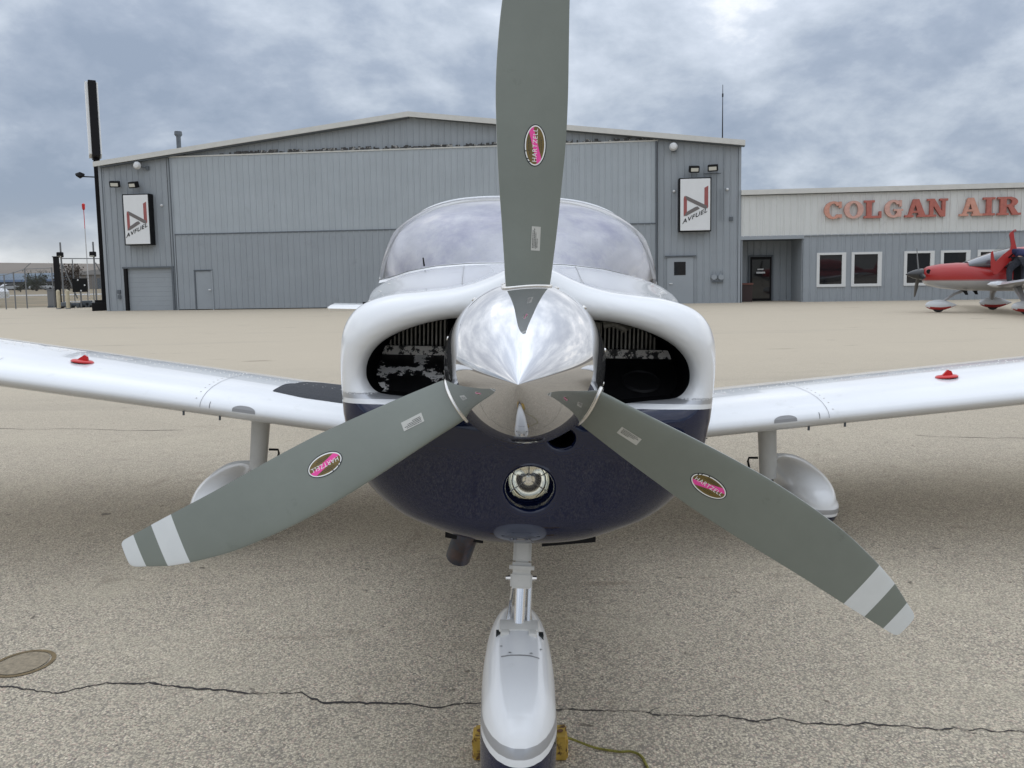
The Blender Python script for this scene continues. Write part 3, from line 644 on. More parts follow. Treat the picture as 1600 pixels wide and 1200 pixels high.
# gate
ga = on_ground(100, 47.0); gb_ = on_ground(160, 48.5)
gt = empty('cantilever_gate', (0, 0, 0)); tag(gt, 'grey chain link vehicle gate with diagonal braces behind the bollards', 'gate')
ga = Vector((*ga, 0)); gb_ = Vector((*gb_, 0)); gd = (gb_-ga)
def gp(t, z): p = ga+gd*t; return (p.x, p.y, z)
MB().tube([gp(.0, .3), gp(1.3, .3)], .035, 6).build('bottom_rail', M['whiteplastic'], gt); MB().tube([gp(.0, 2.95), gp(1.3, 2.95)], .03, 6).build('top_rail', M['galv'], gt)
for t in (0, .28, .45, .62, .78, 1.0, 1.25): MB().tube([gp(t, .1), gp(t, 2.9 if t in (0, .28, 1.0) else 1.9)], .03, 6).build('upright', M['galv'], gt)
MB().tube([gp(.0, 2.7), gp(.35, .5)], .04, 6).build('brace', M['galv'], gt); MB().tube([gp(.88, 2.7), gp(1.25, .9)], .035, 6).build('brace', M['galv'], gt)
mb = MB(); link_mesh(mb, (ga.x, ga.y), (gp(1.25, 0)[0], gp(1.25, 0)[1]), .3, 1.9, .18); o = mb.build('chain_link', M['galv'], gt, fix=False); o['kind'] = 'stuff'
for i, px in enumerate((100, 151)):
    x, y = on_ground(px, 46.6); pl = empty('lamp_post', (x, y, 0)); tag(pl, ['grey post with black box lamp standing by the gate beside the black post', 'grey post with black box lamp standing close to the hangar corner'][i], 'lamp post', 'lamp posts at the gate')
    MB().tube([(0, 0, 0), (0, 0, 3.9)], .05, 8).build('post', M['galv'], pl)
    MB().box(-.2, .12, -.16, .12, 3.0, 3.32, bev=.05).build('lamp_box', M['blackmetal'], pl); MB().lathe([(.001, 0), (.12, .02), (.14, .1)], 10, Matrix.Translation((-.02, -.1, 2.98)) @ Matrix.Rotation(math.pi/2, 4, 'X')).build('lamp_glass', M['lampglass'], pl)
x, y = on_ground(126.5, 44.8); bx = empty('gate_operator', (x, y, 0)); tag(bx, 'black square box on a thin stand in front of the gate', 'gate box')
MB().box(-.40, .40, -.1, .1, .92, 1.72, bev=.02).build('panel_box', M['blackmetal'], bx); MB().tube([(0, 0, 0), (0, 0, .92)], .035, 8).build('stand', M['galv'], bx)
for (u, v) in ((-.05, 1.62), (.33, 1.32), (.1, 1.0)): MB().lathe([(.001, -.115), (.045, -.11), (.05, -.1)], 10, Matrix.Translation((u, 0, v))).build('reflector', M['whiteplastic'], bx)
for i, (px, Y, hh) in enumerate(((101, 44.6, .35), (118, 45.2, .3), (135, 45.6, .4), (143, 45.6, .3))):
    x, y = on_ground(px, Y); o = MB().box(x-.28, x+.28, y-.2, y+.2, .1, hh, bev=.05).tube([(x-.2, y-.2, .08), (x-.2, y+.2, .08)], .08, 8).tube([(x+.2, y-.2, .08), (x+.2, y+.2, .08)], .08, 8).build('gate_roller', M['sidingdk'])
    tag(o, ['low dark roller bracket between the two cream bollards', 'low dark roller bracket just right of the right bollard', 'low dark roller bracket right of the black gate box', 'low dark roller bracket closest to the hangar under the gate'][i], 'bracket', 'roller brackets under the gate')
# mast
x, y = on_ground(140, 80); ms = empty('radio_mast', (x, y, 0)); tag(ms, 'thin far mast with red top rising beside the pole sign', 'mast')
MB().tube([(0, 0, 0), (0, 0, 7)], .05, 6).build('lower_pole', M['mast'], ms); MB().tube([(0, 0, 7), (0, 0, 8.9)], .035, 6).build('upper_pole', M['red'], ms); MB().lathe([(.01, 0), (.16, .1), (.14, .6), (.01, .75)], 8, Matrix.Translation((0, 0, 9.6)) @ Matrix.Rotation(-math.pi/2, 4, 'X')).build('beacon', M['red'], ms)
# far building with blue band
bA = at(-260, 455, 185); bB = at(88, 455, 185)
fb = empty('far_building', (bB[0], 185, 0)); tag(fb, 'long low building with pale blue metal band and dark wall beyond the field', 'building'); L_ = bB[0]-bA[0]
MB().box(-L_, 0, 0, 15, 0, 2.2).build('wall', M['brownwall'], fb); MB().box(-L_, .1, -.3, 15, 2.2, 3.9).build('metal_band', M['bluewall'], fb); MB().box(-L_, .15, -.4, -.31, 1.9, 2.4).build('fascia', M['blueroof'], fb)
for i in range(9): MB().box(-2.2-i*3.2, -.8-i*3.2, -.05, -.01, .3, 1.3).build('window', M['darkglass'], fb)
f2 = empty('far_shed', (at(118, 450, 175)[0], 175, 0)); tag(f2, 'distant tan warehouse partly hidden behind the gate', 'building')
MB().box(0, 16, 0, 12, 0, 3.2).build('wall', mat('tan_wall', (.2, .18, .16), .8), f2); MB().poly([(-.5, 3.2), (16.5, 3.2), (16.5, 3.8), (8, 4.6), (-.5, 3.8)], -.4, 12.4).build('roof', mat('grey_roof', (.26, .25, .24), .7), f2); MB().box(5, 8, -.06, -.01, 0, 2.4).build('door', M['sidingdk'], f2)
# trees
def tree(px, Y, h, w, label, seed, leafm, n=900):
    x, y = on_ground(px, Y); r = empty('tree', (x, y, 0)); tag(r, label, 'tree', 'trees beyond the fence'); rg = random.Random(seed)
    mb = MB(); mb.tube([(0, 0, 0), (.1, 0, h*.3), (0, .1, h*.6), (.05, 0, h*.92)], [.17*w/3, .13*w/3, .08*w/3, .02], 7)
    tips = []
    for i in range(16):
        a = rg.uniform(0, 6.28); z0 = h*rg.uniform(.12, .6); q = Vector((math.cos(a)*w*.5*rg.uniform(.5, 1), math.sin(a)*w*.5*rg.uniform(.5, 1), z0+h*rg.uniform(.12, .35))); mb.tube([(0, 0, z0), tuple(q*.55+Vector((0, 0, z0*.35))), tuple(q)], [.06, .04, .012], 5); tips.append(q)
    mb.build('trunk', M['bark'], r)
    mb = MB()
    for i in range(n):
        t = rg.choice(tips); c = t*rg.uniform(.35, 1.05)+Vector([rg.gauss(0, w*.11) for _ in range(3)]); c.z = max(h*.1, min(h, c.z+h*.1*rg.random()))
        s_ = rg.uniform(.05, .16)*w/3; v1 = Vector([rg.gauss(0, 1) for _ in range(3)]).normalized()*s_; v2 = Vector([rg.gauss(0, 1) for _ in range(3)]).normalized()*s_
        mb.add([c-v1, c+v2, c+v1*.8, c-v2*.6], [(0, 1, 2, 3)])
    mb.build('crown', leafm, r, fix=False)
tree(58, 150, 4.0, 4.2, 'dark bushy tree standing in front of the blue banded building', 1, M['leaf'], 1500)
tree(108, 150, 5.0, 5.0, 'taller dark tree seen through the gate behind the black post', 2, M['leafdry'], 1800)
tree(33, 135, 1.6, 1.6, 'small low bush at the left of the bushy tree', 6, M['leaf'], 500)
for i, (px, Y, h) in enumerate(((66, 560, 17.6), (80, 570, 18.6), (84, 575, 18.2))): tree(px, Y, h, 5, ['lone small tree on the hill crest, leftmost of three', 'larger tree on the hill crest above the blue building end', 'tree on the hill crest nearest the black gate post'][i], 11+i, M['leaf'], 300)
# cars far off
def car(px, Y, label, m, sc=1.0, ang=0.0, pickup=False):
    x, y = on_ground(px, Y); r = empty('parked_car', (x, y, 0), ang); tag(r, label, 'car', 'cars parked beyond the fence')
    P = [(-2.2, .35), (-2.2, .8), (-1.9, .95), (-1.3, 1.0), (-.7, 1.42), (.6, 1.45), (1.2, 1.02), (2.0, .9), (2.25, .7), (2.25, .35)]
    if pickup: P = [(-2.7, .5), (-2.7, 1.15), (-.5, 1.15), (-.4, 1.8), (.8, 1.82), (1.4, 1.25), (2.5, 1.15), (2.7, .95), (2.7, .5)]
    MB().poly([(a*sc, b*sc) for a, b in P], -.85*sc, .85*sc).build('body', m, r, 30)
    G = [(-1.15, 1.03), (-.68, 1.36), (.55, 1.38), (1.0, 1.05)] if not pickup else [(-.35, 1.25), (-.3, 1.7), (.75, 1.72), (1.2, 1.28)]
    MB().poly([(a*sc, b*sc) for a, b in G], -.862*sc, .862*sc).build('window', M['darkglass'], r)
    for wx in (-1.4, 1.4):
        for wy in (-.86, .66): MB().lathe([(.001, 0), (.32, 0), (.32, .2), (.001, .2)], 14, Matrix.Translation((wx*sc, wy*sc, .32)), 0).build('wheel', M['rubber'], r)
    for wy in (-.6, .6): MB().box(2.22*sc if not pickup else 2.62, 2.28*sc if not pickup else 2.72, wy-.12, wy+.12, .62, .78).build('headlight', M['lampglass'], r)
car(66, 165, 'silver car parked in front of the dark wall, right of the bushy tree', M['carsilver'], 1.0, 1.1); car(15, 170, 'silver car parked before the blue banded building near the left edge', M['carsilver'], 1.0, 1.0)
car(-60, 52, 'white pickup truck cut off by the left edge just beyond the fence', M['carwhite'], 1.0, 0.0, True)
# ------------------------------------------------------------------ red aircraft by the office
def red_plane():
    N0 = gnd(1466, 488); hd = Vector((-.96, .28)); ang = math.atan2(hd.y, hd.x)
    r = empty('red_light_aircraft', (N0[0], N0[1], 0), ang); tag(r, 'red low wing light aircraft with its door swung open in front of the office', 'aircraft')
    def ring(f, top, bot, hw, n=28, ex=2.4, y0=0):
        zc = (top+bot)/2; hh = (top-bot)/2; R_ = []
        for j in range(n):
            a = 2*math.pi*j/n; c, s = math.cos(a), math.sin(a)
            R_.append((f, y0+hw*math.copysign(abs(c)**(2/ex), c), zc+hh*math.copysign(abs(s)**(2/ex), s)))
        return R_
    st = [(.50, 1.38, 1.05, .20), (.46, 1.46, .97, .30), (.35, 1.53, .89, .40), (.0, 1.60, .80, .50), (-.5, 1.63, .74, .57), (-.85, 1.62, .71, .60), (-1.3, 1.54, .70, .62), (-2.2, 1.50, .68, .64), (-3.2, 1.48, .72, .60), (-4.4, 1.48, .95, .36), (-5.6, 1.46, 1.12, .16), (-6.2, 1.42, 1.2, .06)]
    P = [ring(*s) for s in st]
    def mi(i, j): z = P[i][j][2]; lo = .80+.055*max(0, -P[i][j][0]); return 1 if z < lo else 0
    MB().grid(P, mi, wrap=True, capa=True, capb=True).build('fuselage', [M['redpaint'], M['silverunder']], r, 50)
    cz = [(-.75, 1.66, .44), (-1.05, 1.78, .50), (-1.45, 1.93, .55), (-1.95, 2.06, .57)]
    Q = [ring(f, t, 1.40, w, ex=2.6) for f, t, w in cz]
    MB().grid(Q, 0, wrap=True, capa=True).build('windscreen', M['cockpitglass'], r, 50)
    cz = [(-1.955, 2.065, .575), (-2.6, 2.12, .58), (-3.3, 2.05, .54), (-4.3, 1.72, .36), (-4.9, 1.50, .2)]
    MB().grid([ring(f, t, 1.40, w, ex=2.6) for f, t, w in cz], 0, wrap=True, capb=True).build('cabin_roof', M['redpaint'], r, 50)
    # dark open doorway on the near side (the camera sees local +y side)
    sgn = 1
    MB().poly([(-1.95, 1.06), (-2.15, .98), (-3.05, 1.0), (-3.10, 2.0), (-2.2, 2.02), (-1.98, 1.5)], sgn*.56, sgn*.66).build('doorway', M['blackmetal'], r)
    hatm = Matrix.Translation((-2.25, .52, 1.78)); MB().box(-.12, .12, -.1, .1, -.25, .2, bev=.08, M=hatm).build('seat_headrest', M['strutwhite'], r)
    # spinner and three blades
    MB().lathe([(.001, 1.02), (.07, .93), (.13, .80), (.17, .66), (.19, .54), (.19, .50), (.001, .49)], 24, Matrix.Translation((0, 0, 1.27)) @ Matrix.Rotation(-math.pi/2, 4, 'Z')).build('spinner', M['redblack'], r, 40)
    for k in range(3):
        T_ = Matrix.Translation((.62, 0, 1.27)) @ Matrix.Rotation(rad(24+120*k), 4, 'X')
        P2 = []
        for (rr_, c, tw) in ((.12, .05, 45), (.3, .07, 35), (.55, .085, 25), (.8, .07, 18), (.93, .04, 15), (.95, .01, 15)):
            t = rad(tw); row = []
            for q in range(8):
                a = 2*math.pi*q/8; u = c*math.cos(a); v = .012*math.sin(a); row.append(T_ @ Vector((u*math.sin(t)+v*math.cos(t), u*math.cos(t)-v*math.sin(t), rr_)))
            P2.append([tuple(p) for p in row])
        MB().grid(P2, 0, wrap=True, capb=True).build('propeller_blade', M['redblack'], r, 40)
    MB().lathe([(.001, 0), (.075, 0), (.075, .02)], 14, Matrix.Translation((.40, .375, 1.36)) @ Matrix.Rotation(rad(200), 4, 'Z')).build('air_inlet', M['blackmetal'], r)
    # wheel pants
    def pant(x, y, L_, H_, Wd, name='wheel_pant'):
        prof = [(0, .02), (.04, .22), (.14, .36), (.3, .47), (.45, .5), (.62, .44), (.8, .26), (.95, .08), (1, .01)]
        P3 = []
        for t, q in prof:
            row = []
            for j in range(16):
                a = 2*math.pi*j/16; row.append((x+L_*(.42-t), y+Wd*q*math.cos(a), .06+H_*.5+H_*q*math.sin(a)*(1.0)))
            P3.append(row)
        o = MB().grid(P3, lambda i, j: 1 if P3[i][j][2] < H_*.36+.04 else 0, wrap=True).build(name, [M['carwhite'], M['redpaint']], r, 60)
        MB().lathe([(.001, -.06), (.17, -.06), (.19, -.02), (.19, .02), (.17, .06), (.001, .06)], 18, Matrix.Translation((x, y, .19))).build('tyre', M['rubber'], o, 40)
    pant(0, 0, .95, .36, .26)
    for y in (-1.62, 1.62): pant(-2.05, y, 1.0, .38, .28)
    MB().tube([(-.1, 0, .34), (-.45, 0, .60), (-.95, 0, .80)], [.035, .04, .05], 8).build('nose_leg', M['silverunder'], r, 40)
    for y in (-1, 1): MB().tube([(-2.0, 1.58*y, .36), (-1.95, 1.35*y, .62), (-1.95, 1.0*y, .84)], [.06, .09, .13], 8).build('main_leg', M['silverunder'], r, 40)
    # wing
    P4 = []
    af = [(1, 0), (.8, .045), (.5, .085), (.25, .09), (.08, .06), (0, 0), (.05, -.03), (.25, -.05), (.6, -.035), (1, -.003)]
    for y in (-5.4, -.4, .4, 5.4):
        ch = 1.45 if abs(y) < 1 else .95; x0 = -1.35 if abs(y) < 1 else -1.6; z0 = .82+abs(y)*.075
        P4.append([(x0-c*ch, y, z0+h*ch) for c, h in af])
    MB().grid(P4, lambda i, j: 1 if j >= 5 else 0, wrap=True, capa=True, capb=True).build('wing', [M['carwhite'], M['silverunder']], r, 40)
    for y in (.9,): MB().lathe([(.001, .30), (.07, .2), (.11, 0), (.08, -.3), (.001, -.5)], 12, Matrix.Translation((-1.45, y, .93)) @ Matrix.Rotation(-math.pi/2, 4, 'Z')).build('wing_root_fairing', M['carwhite'], r, 50)
    for a in ((-.62, .25), (-1.0, -.1)): MB().poly([(a[0], .72), (a[0]-.14, .72), (a[0]-.18, .58), (a[0]-.10, .58)], a[1], a[1]+.02).build('antenna_blade', M['blackmetal'], r)
    MB().poly([(-5.6, 1.4), (-6.4, 1.4), (-6.6, 2.6), (-6.2, 2.6)], -.05, .05).build('tail_fin', M['redpaint'], r)
    MB().box(-6.4, -5.8, -1.9, 1.9, 1.28, 1.34, bev=.02).build('tailplane', M['redpaint'], r)
    # open door on the near side, hinged at the front edge and swung up
    Yd = 24.2
    def dq(u, v): p = at(1520+u/10, 340+v/10, Yd); return p
    outer = [(318, 520), (288, 540), (283, 690), (290, 825), (330, 885), (378, 885), (520, 745), (690, 590), (692, 500), (672, 420), (652, 330), (640, 225), (622, 210), (590, 228), (575, 262), (592, 350), (602, 430), (588, 492), (480, 575), (360, 690), (334, 640)]
    inv = r.matrix_basis.inverted()
    bpy.context.view_layer.update(); inv = r.matrix_world.inverted()
    vs = [dq(*p) for p in outer]; n = len(vs)
    A_ = [tuple(inv @ Vector(p)) for p in vs]; B_ = [tuple(inv @ (Vector(p)+Vector((.02, .06, 0)))) for p in vs]
    mb = MB(); mb.add(A_+B_, [tuple(range(n)), tuple(range(2*n-1, n-1, -1))]+[(i, i+n, (i+1) % n+n, (i+1) % n) for i in range(n)])
    d_ = mb.build('cabin_door', M['redpaint'], r)
    pn = [dq(*p)+np.array([.01, .03, 0]) for p in [(334, 640), (360, 690), (480, 575), (588, 492), (602, 430), (592, 350), (575, 262), (330, 515)]]
    MB().add([tuple(inv @ Vector(p)) for p in pn], [tuple(range(8))]).build('door_pane', glass('door_acrylic', (.82, .83, .82), .10), d_)
    hs = [dq(*p)-np.array([0, .012, 0]) for p in [(548, 622), (560, 640), (632, 575), (620, 558)]]
    MB().add([tuple(inv @ Vector(p)) for p in hs], [(0, 1, 2, 3)]).build('door_latch', M['blackmetal'], d_)
    MB().tube([tuple(inv @ Vector(dq(630, 215))), tuple(inv @ Vector(dq(668, 200)))], [.03, .045], 8).build('door_strut', M['logored'], d_)
    return r
red = red_plane()

# person leaning into the cockpit of the red aircraft
def person():
    Y = 24.0
    def J(px, py, dy=0): return Vector(at(px, py, Y+dy))
    hip = J(1597, 404); chest = J(1588, 396, .22)+Vector((0, 0, 0)); 
    sk = {'pelvis': (hip, .15), 'waist': (J(1598, 397, .08), .145), 'chest': (J(1591, 393, .30), .155), 'neck': (J(1584, 396, .52), .06),
          'hl': (hip+Vector((-.10, 0, -.06)), .105), 'kl': (J(1577, 421, .10), .075), 'al': (J(1577, 441, -.05), .05), 'tl': (J(1570, 443, .12), .035),
          'hr': (hip+Vector((.12, .02, -.06)), .105), 'kr': (J(1601, 422, .05), .075), 'ar': (J(1599, 441, -.1), .05), 'tr': (J(1593, 443, .1), .035),
          'sl': (J(1582, 393, .25), .075), 'el': (J(1574, 405, .42), .05), 'wl': (J(1567, 411, .62), .035),
          'sr': (J(1598, 392, .38), .075), 'er': (J(1594, 404, .6), .05), 'wr': (J(1586, 410, .8), .035)}
    root_ = Vector((hip.x, hip.y, .0)); zf = min(sk['al'][0].z, sk['ar'][0].z)
    r = empty('person', (hip.x, hip.y, zf-.05)); tag(r, 'person in dark trousers and navy top leaning into the red aircraft', 'person')
    off = Vector((hip.x, hip.y, zf-.05))
    def skin(name, names, edges, m, infl=0):
        me = bpy.data.meshes.new(name); me.from_pydata([sk[n][0]-off for n in names], [(names.index(a), names.index(b)) for a, b in edges], [])
        o = link(bpy.data.objects.new(name, me), r); me.materials.append(m)
        md_ = o.modifiers.new('s', 'SKIN')
        for i, n in enumerate(names): me.skin_vertices[0].data[i].radius = (sk[n][1]*(1+infl*5)+infl,)*2
        me.skin_vertices[0].data[0].use_root = True
        o.modifiers.new('ss', 'SUBSURF').levels = 2; o.modifiers['ss'].render_levels = 2
        return o
    allE = [('pelvis', 'waist'), ('waist', 'chest'), ('chest', 'neck'), ('pelvis', 'hl'), ('hl', 'kl'), ('kl', 'al'), ('al', 'tl'), ('pelvis', 'hr'), ('hr', 'kr'), ('kr', 'ar'), ('ar', 'tr'), ('chest', 'sl'), ('sl', 'el'), ('el', 'wl'), ('chest', 'sr'), ('sr', 'er'), ('er', 'wr')]
    skin('body', list(sk), allE, M['skin'], -.022)
    skin('trousers', ['pelvis', 'hl', 'kl', 'al', 'hr', 'kr', 'ar'], [('pelvis', 'hl'), ('hl', 'kl'), ('kl', 'al'), ('pelvis', 'hr'), ('hr', 'kr'), ('kr', 'ar')], M['blackcloth'], .018)
    skin('jacket', ['chest', 'waist', 'pelvis', 'sl', 'el', 'wl', 'sr', 'er', 'wr'], [('chest', 'waist'), ('waist', 'pelvis'), ('chest', 'sl'), ('sl', 'el'), ('el', 'wl'), ('chest', 'sr'), ('sr', 'er'), ('er', 'wr')], M['navycloth'], .02)
    h = sk['neck'][0]+Vector((-.04, .12, -.03))-off
    MB().lathe([(.001, -.12), (.06, -.10), (.085, -.02), (.085, .05), (.05, .11), (.001, .125)], 14, Matrix.Translation(h) @ Matrix.Rotation(rad(40), 4, 'X')).build('head', M['skin'], r, 60)
    MB().lathe([(.07, -.03), (.094, .0), (.094, .06), (.055, .125), (.001, .138)], 14, Matrix.Translation(h) @ Matrix.Rotation(rad(40), 4, 'X')).build('hair', M['hair'], r, 60)
    for t, y in (('tl', 0), ('tr', 0)):
        p = sk[t][0]-off; MB().box(p.x-.06, p.x+.05, p.y-.18, p.y+.10, p.z-.05, p.z+.03, bev=.03).build('shoe', M['rubber'], r, 40)
person()

# ------------------------------------------------------------------ the white aircraft
AC = empty('light_aircraft', tuple(PT)); AC.rotation_euler = (0, PLANE_ROLL, 0)
tag(AC, 'white and navy low wing aircraft seen nose on with a three blade propeller', 'aircraft')
def catmull(P, n=6, closed=True):
    P = [np.array(p, float) for p in P]; k = len(P); out = []
    for i in range(k if closed else k-1):
        g = lambda j: P[j % k] if closed else P[min(max(j, 0), k-1)]
        a, b, c, d = g(i-1), g(i), g(i+1), g(i+2)
        for q in range(n):
            t = q/n; out.append(.5*((2*b)+(-a+c)*t+(2*a-5*b+4*c-d)*t*t+(-a+3*b-3*c+d)*t**3))
    if not closed: out.append(P[-1])
    return np.array(out)
def poly_sdf(P, X, Z):
    d2 = np.full(X.shape, 1e9); ins = np.zeros(X.shape, bool); n = len(P)
    for i in range(n):
        ax, az = P[i]; bx, bz = P[(i+1) % n]; ex, ez = bx-ax, bz-az; wx, wz = X-ax, Z-az
        t = np.clip((wx*ex+wz*ez)/(ex*ex+ez*ez+1e-12), 0, 1); d2 = np.minimum(d2, (wx-ex*t)**2+(wz-ez*t)**2)
        c = ((az > Z) != (bz > Z)) & (X < (bx-ax)*(Z-az)/(bz-az+1e-12)+ax); ins ^= c
    return np.where(ins, -1, 1)*np.sqrt(d2)
def smax(a, b, k): h = np.maximum(k-np.abs(a-b), 0)/k; return np.maximum(a, b)+h*h*k*.25
def mirror(half): return [(x, z) for x, z in half]+[(-x, z) for x, z in half[::-1] if x > 1e-6]
OA = mirror([(0, 1.497), (.05, 1.488), (.10, 1.466), (.15, 1.447), (.21, 1.433), (.28, 1.425), (.352, 1.417), (.42, 1.398), (.462, 1.370), (.488, 1.325), (.497, 1.267), (.494, 1.18), (.487, 1.10), (.476, 1.02), (.442, .925), (.376, .850), (.262, .774), (.16, .716), (0, .688)])
OB = mirror([(0, 1.515), (.2, 1.508), (.35, 1.493), (.47, 1.468), (.565, 1.43), (.60, 1.37), (.61, 1.1), (.60, .85), (.55, .70), (.4, .62), (.2, .60), (0, .595)])
IN_H = [(.06, 1.350), (.11, 1.366), (.18, 1.364), (.248, 1.352), (.314, 1.331), (.365, 1.303), (.396, 1.268), (.407, 1.230), (.401, 1.195), (.372, 1.168), (.30, 1.161), (.20, 1.150), (.10, 1.135), (.05, 1.14)]
def nose_front(X, Z):
    t = np.clip(1.13-Z, 0, None); chin = np.where(t < .1, t*t*2.1, .42*t-.021)+6.5*np.clip(t-.28, 0, None)**2
    return .075+.30*X*X+chin
HX, HY, HZ = .0065, .0085, .0065
def build_cowl():
    xs = np.arange(-.6305, .631, HX); ys = np.arange(.03, 1.70, HY); zs = np.arange(.58, 1.56, HZ)
    X2, Z2 = np.meshgrid(xs, zs, indexing='ij')
    A = poly_sdf(catmull(OA, 4), X2*1.03, Z2); B = poly_sdf(catmull(OB, 4), X2*1.03, Z2)
    I = np.minimum(poly_sdf(catmull(IN_H, 4), X2, Z2), poly_sdf(catmull(IN_H, 4), -X2, Z2))
    Y = ys[None, :, None]; X = xs[:, None, None]; Z = zs[None, None, :]
    t = np.clip((ys-.28)/1.1, 0, 1); t = (t*t*(3-2*t))[None, :, None]
    body = A[:, None, :]*(1-t)+B[:, None, :]*t
    front = (nose_front(X, Z)-Y)/np.sqrt(1+np.where(Z < 1.1, .25+20*np.clip(.83-Z, 0, .1), .1))
    F = smax(body, front+0*body, .12)
    inl = smax(I[:, None, :]+.004+0*Y, (Y-.62)+0*X+0*Z, .02)
    F = smax(F, -inl, .062)
    # hollow for the propeller shaft and recess under the spinner
    hub = np.sqrt(X*X+(Z-1.27)**2)-.125; F = smax(F, -np.maximum(hub, Y-.4), .05)
    ho = np.sqrt(((X-.080)/1.35)**2+(Z-1.083)**2)-.024; F = smax(F, -np.maximum(ho, Y-.5), .012)
    # landing light recess, axis tipped a little downward like the chin
    cx, cz = .008, .944
    rl = np.sqrt((X-cx)**2+(Z-cz)**2)-.060; F = smax(F, -np.maximum(rl, Y-.27), .022)
    F = F.astype(np.float32)
    # surface nets
    ins = F < 0; c = sum(ins[i:ins.shape[0]-1+i, j:ins.shape[1]-1+j, k:ins.shape[2]-1+k].astype(np.int8) for i in (0, 1) for j in (0, 1) for k in (0, 1))
    mk = (c > 0) & (c < 8); idx = -np.ones(mk.shape, np.int64); ii = np.argwhere(mk); idx[mk] = np.arange(len(ii))
    acc = np.zeros((len(ii), 3)); cnt = np.zeros(len(ii)); cor = [(a, b, d) for a in (0, 1) for b in (0, 1) for d in (0, 1)]
    g = {q: F[ii[:, 0]+q[0], ii[:, 1]+q[1], ii[:, 2]+q[2]] for q in cor}
    for q in cor:
        for ax in range(3):
            if q[ax]: continue
            p = list(q); p[ax] = 1; p = tuple(p); a, b = g[q], g[p]; m_ = (a < 0) != (b < 0)
            tt = np.where(m_, a/np.where(m_, a-b, 1), 0); pt = np.array(q)[None, :]+np.eye(3)[ax][None, :]*tt[:, None]
            acc += pt*m_[:, None]; cnt += m_
    V = (acc/cnt[:, None]+ii)*np.array([HX, HY, HZ])+np.array([xs[0], ys[0], zs[0]])
    quads = []
    for ax in range(3):
        o1, o2 = [(1, 2), (2, 0), (0, 1)][ax]
        sl_ = [slice(None)]*3; s2 = [slice(None)]*3; sl_[ax] = slice(0, -1); s2[ax] = slice(1, None)
        a = ins[tuple(sl_)]; b = ins[tuple(s2)]; e = np.argwhere(a != b); sg_ = a[tuple(e.T)]
        ok = (e[:, o1] > 0) & (e[:, o2] > 0) & (e[:, o1] < mk.shape[o1]) & (e[:, o2] < mk.shape[o2]); e = e[ok]; sg_ = sg_[ok]
        def gi(d1, d2): q = e.copy(); q[:, o1] += d1; q[:, o2] += d2; return idx[tuple(q.T)]
        Q = np.stack([gi(-1, -1), gi(0, -1), gi(0, 0), gi(-1, 0)], 1); Q[~sg_] = Q[~sg_][:, ::-1]; quads.append(Q)
    Q = np.concatenate(quads)
    # relax vertices slightly along the net to remove voxel ripple
    E_ = np.concatenate([Q[:, [0, 1]], Q[:, [1, 2]], Q[:, [2, 3]], Q[:, [3, 0]]]); n = len(V)
    for lam in (.5, -.52)*7+(.5, -.50):
        s_ = np.zeros_like(V); k_ = np.zeros(n); np.add.at(s_, E_[:, 0], V[E_[:, 1]]); np.add.at(k_, E_[:, 0], 1); np.add.at(s_, E_[:, 1], V[E_[:, 0]]); np.add.at(k_, E_[:, 1], 1)
        V = V+lam*(s_/k_[:, None]-V)
    cen = V[Q].mean(1); Q = Q[cen[:, 1] < 1.665]; cen = V[Q].mean(1)
    # inner faces: inside the inlets, the hub bore and the small hole
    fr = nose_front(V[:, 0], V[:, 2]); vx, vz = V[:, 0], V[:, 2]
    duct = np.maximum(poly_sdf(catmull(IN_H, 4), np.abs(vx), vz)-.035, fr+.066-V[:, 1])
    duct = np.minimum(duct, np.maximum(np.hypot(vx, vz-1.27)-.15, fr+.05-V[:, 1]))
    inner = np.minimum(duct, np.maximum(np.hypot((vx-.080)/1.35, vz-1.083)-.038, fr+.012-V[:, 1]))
    return V, Q, inner
V, Q, inner = build_cowl()
V[:, 0] += .014
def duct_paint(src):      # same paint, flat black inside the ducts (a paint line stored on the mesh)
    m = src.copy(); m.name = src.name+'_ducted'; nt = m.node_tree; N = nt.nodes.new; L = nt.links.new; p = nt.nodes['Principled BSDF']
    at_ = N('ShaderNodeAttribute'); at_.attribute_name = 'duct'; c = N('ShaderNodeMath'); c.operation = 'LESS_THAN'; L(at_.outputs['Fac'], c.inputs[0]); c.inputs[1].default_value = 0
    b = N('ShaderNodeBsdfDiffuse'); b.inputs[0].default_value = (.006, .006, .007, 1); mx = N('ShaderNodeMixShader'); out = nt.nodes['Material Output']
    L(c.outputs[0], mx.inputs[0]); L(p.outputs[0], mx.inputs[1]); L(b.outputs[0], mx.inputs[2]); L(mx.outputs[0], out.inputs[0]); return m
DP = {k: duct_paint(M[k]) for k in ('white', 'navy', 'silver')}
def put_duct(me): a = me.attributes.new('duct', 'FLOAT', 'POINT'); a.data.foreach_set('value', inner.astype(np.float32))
def cowl_part(name, lo, hi, slope, m, mi, parent):
    me = bpy.data.meshes.new(name); me.from_pydata(V.tolist(), [], Q.tolist()); me.materials.append(m); put_duct(me)
    bm = bmesh.new(); bm.from_mesh(me)
    for z0, up in ((lo, False), (hi, True)):
        if z0 is None: continue
        no = Vector((0, slope, 1)).normalized() if not up else Vector((0, slope, 1)).normalized()
        bmesh.ops.bisect_plane(bm, geom=bm.verts[:]+bm.edges[:]+bm.faces[:], plane_co=(0, .38, z0), plane_no=no, clear_inner=not up, clear_outer=up, dist=1e-6)
    bm.to_mesh(me); bm.free(); me.polygons.foreach_set('use_smooth', [True]*len(me.polygons)); me.update()
    return link(bpy.data.objects.new(name, me), parent)
SL = .10
upper_cowl = cowl_part('upper_cowl', 1.1715, None, 0, DP['white'], 0, AC)
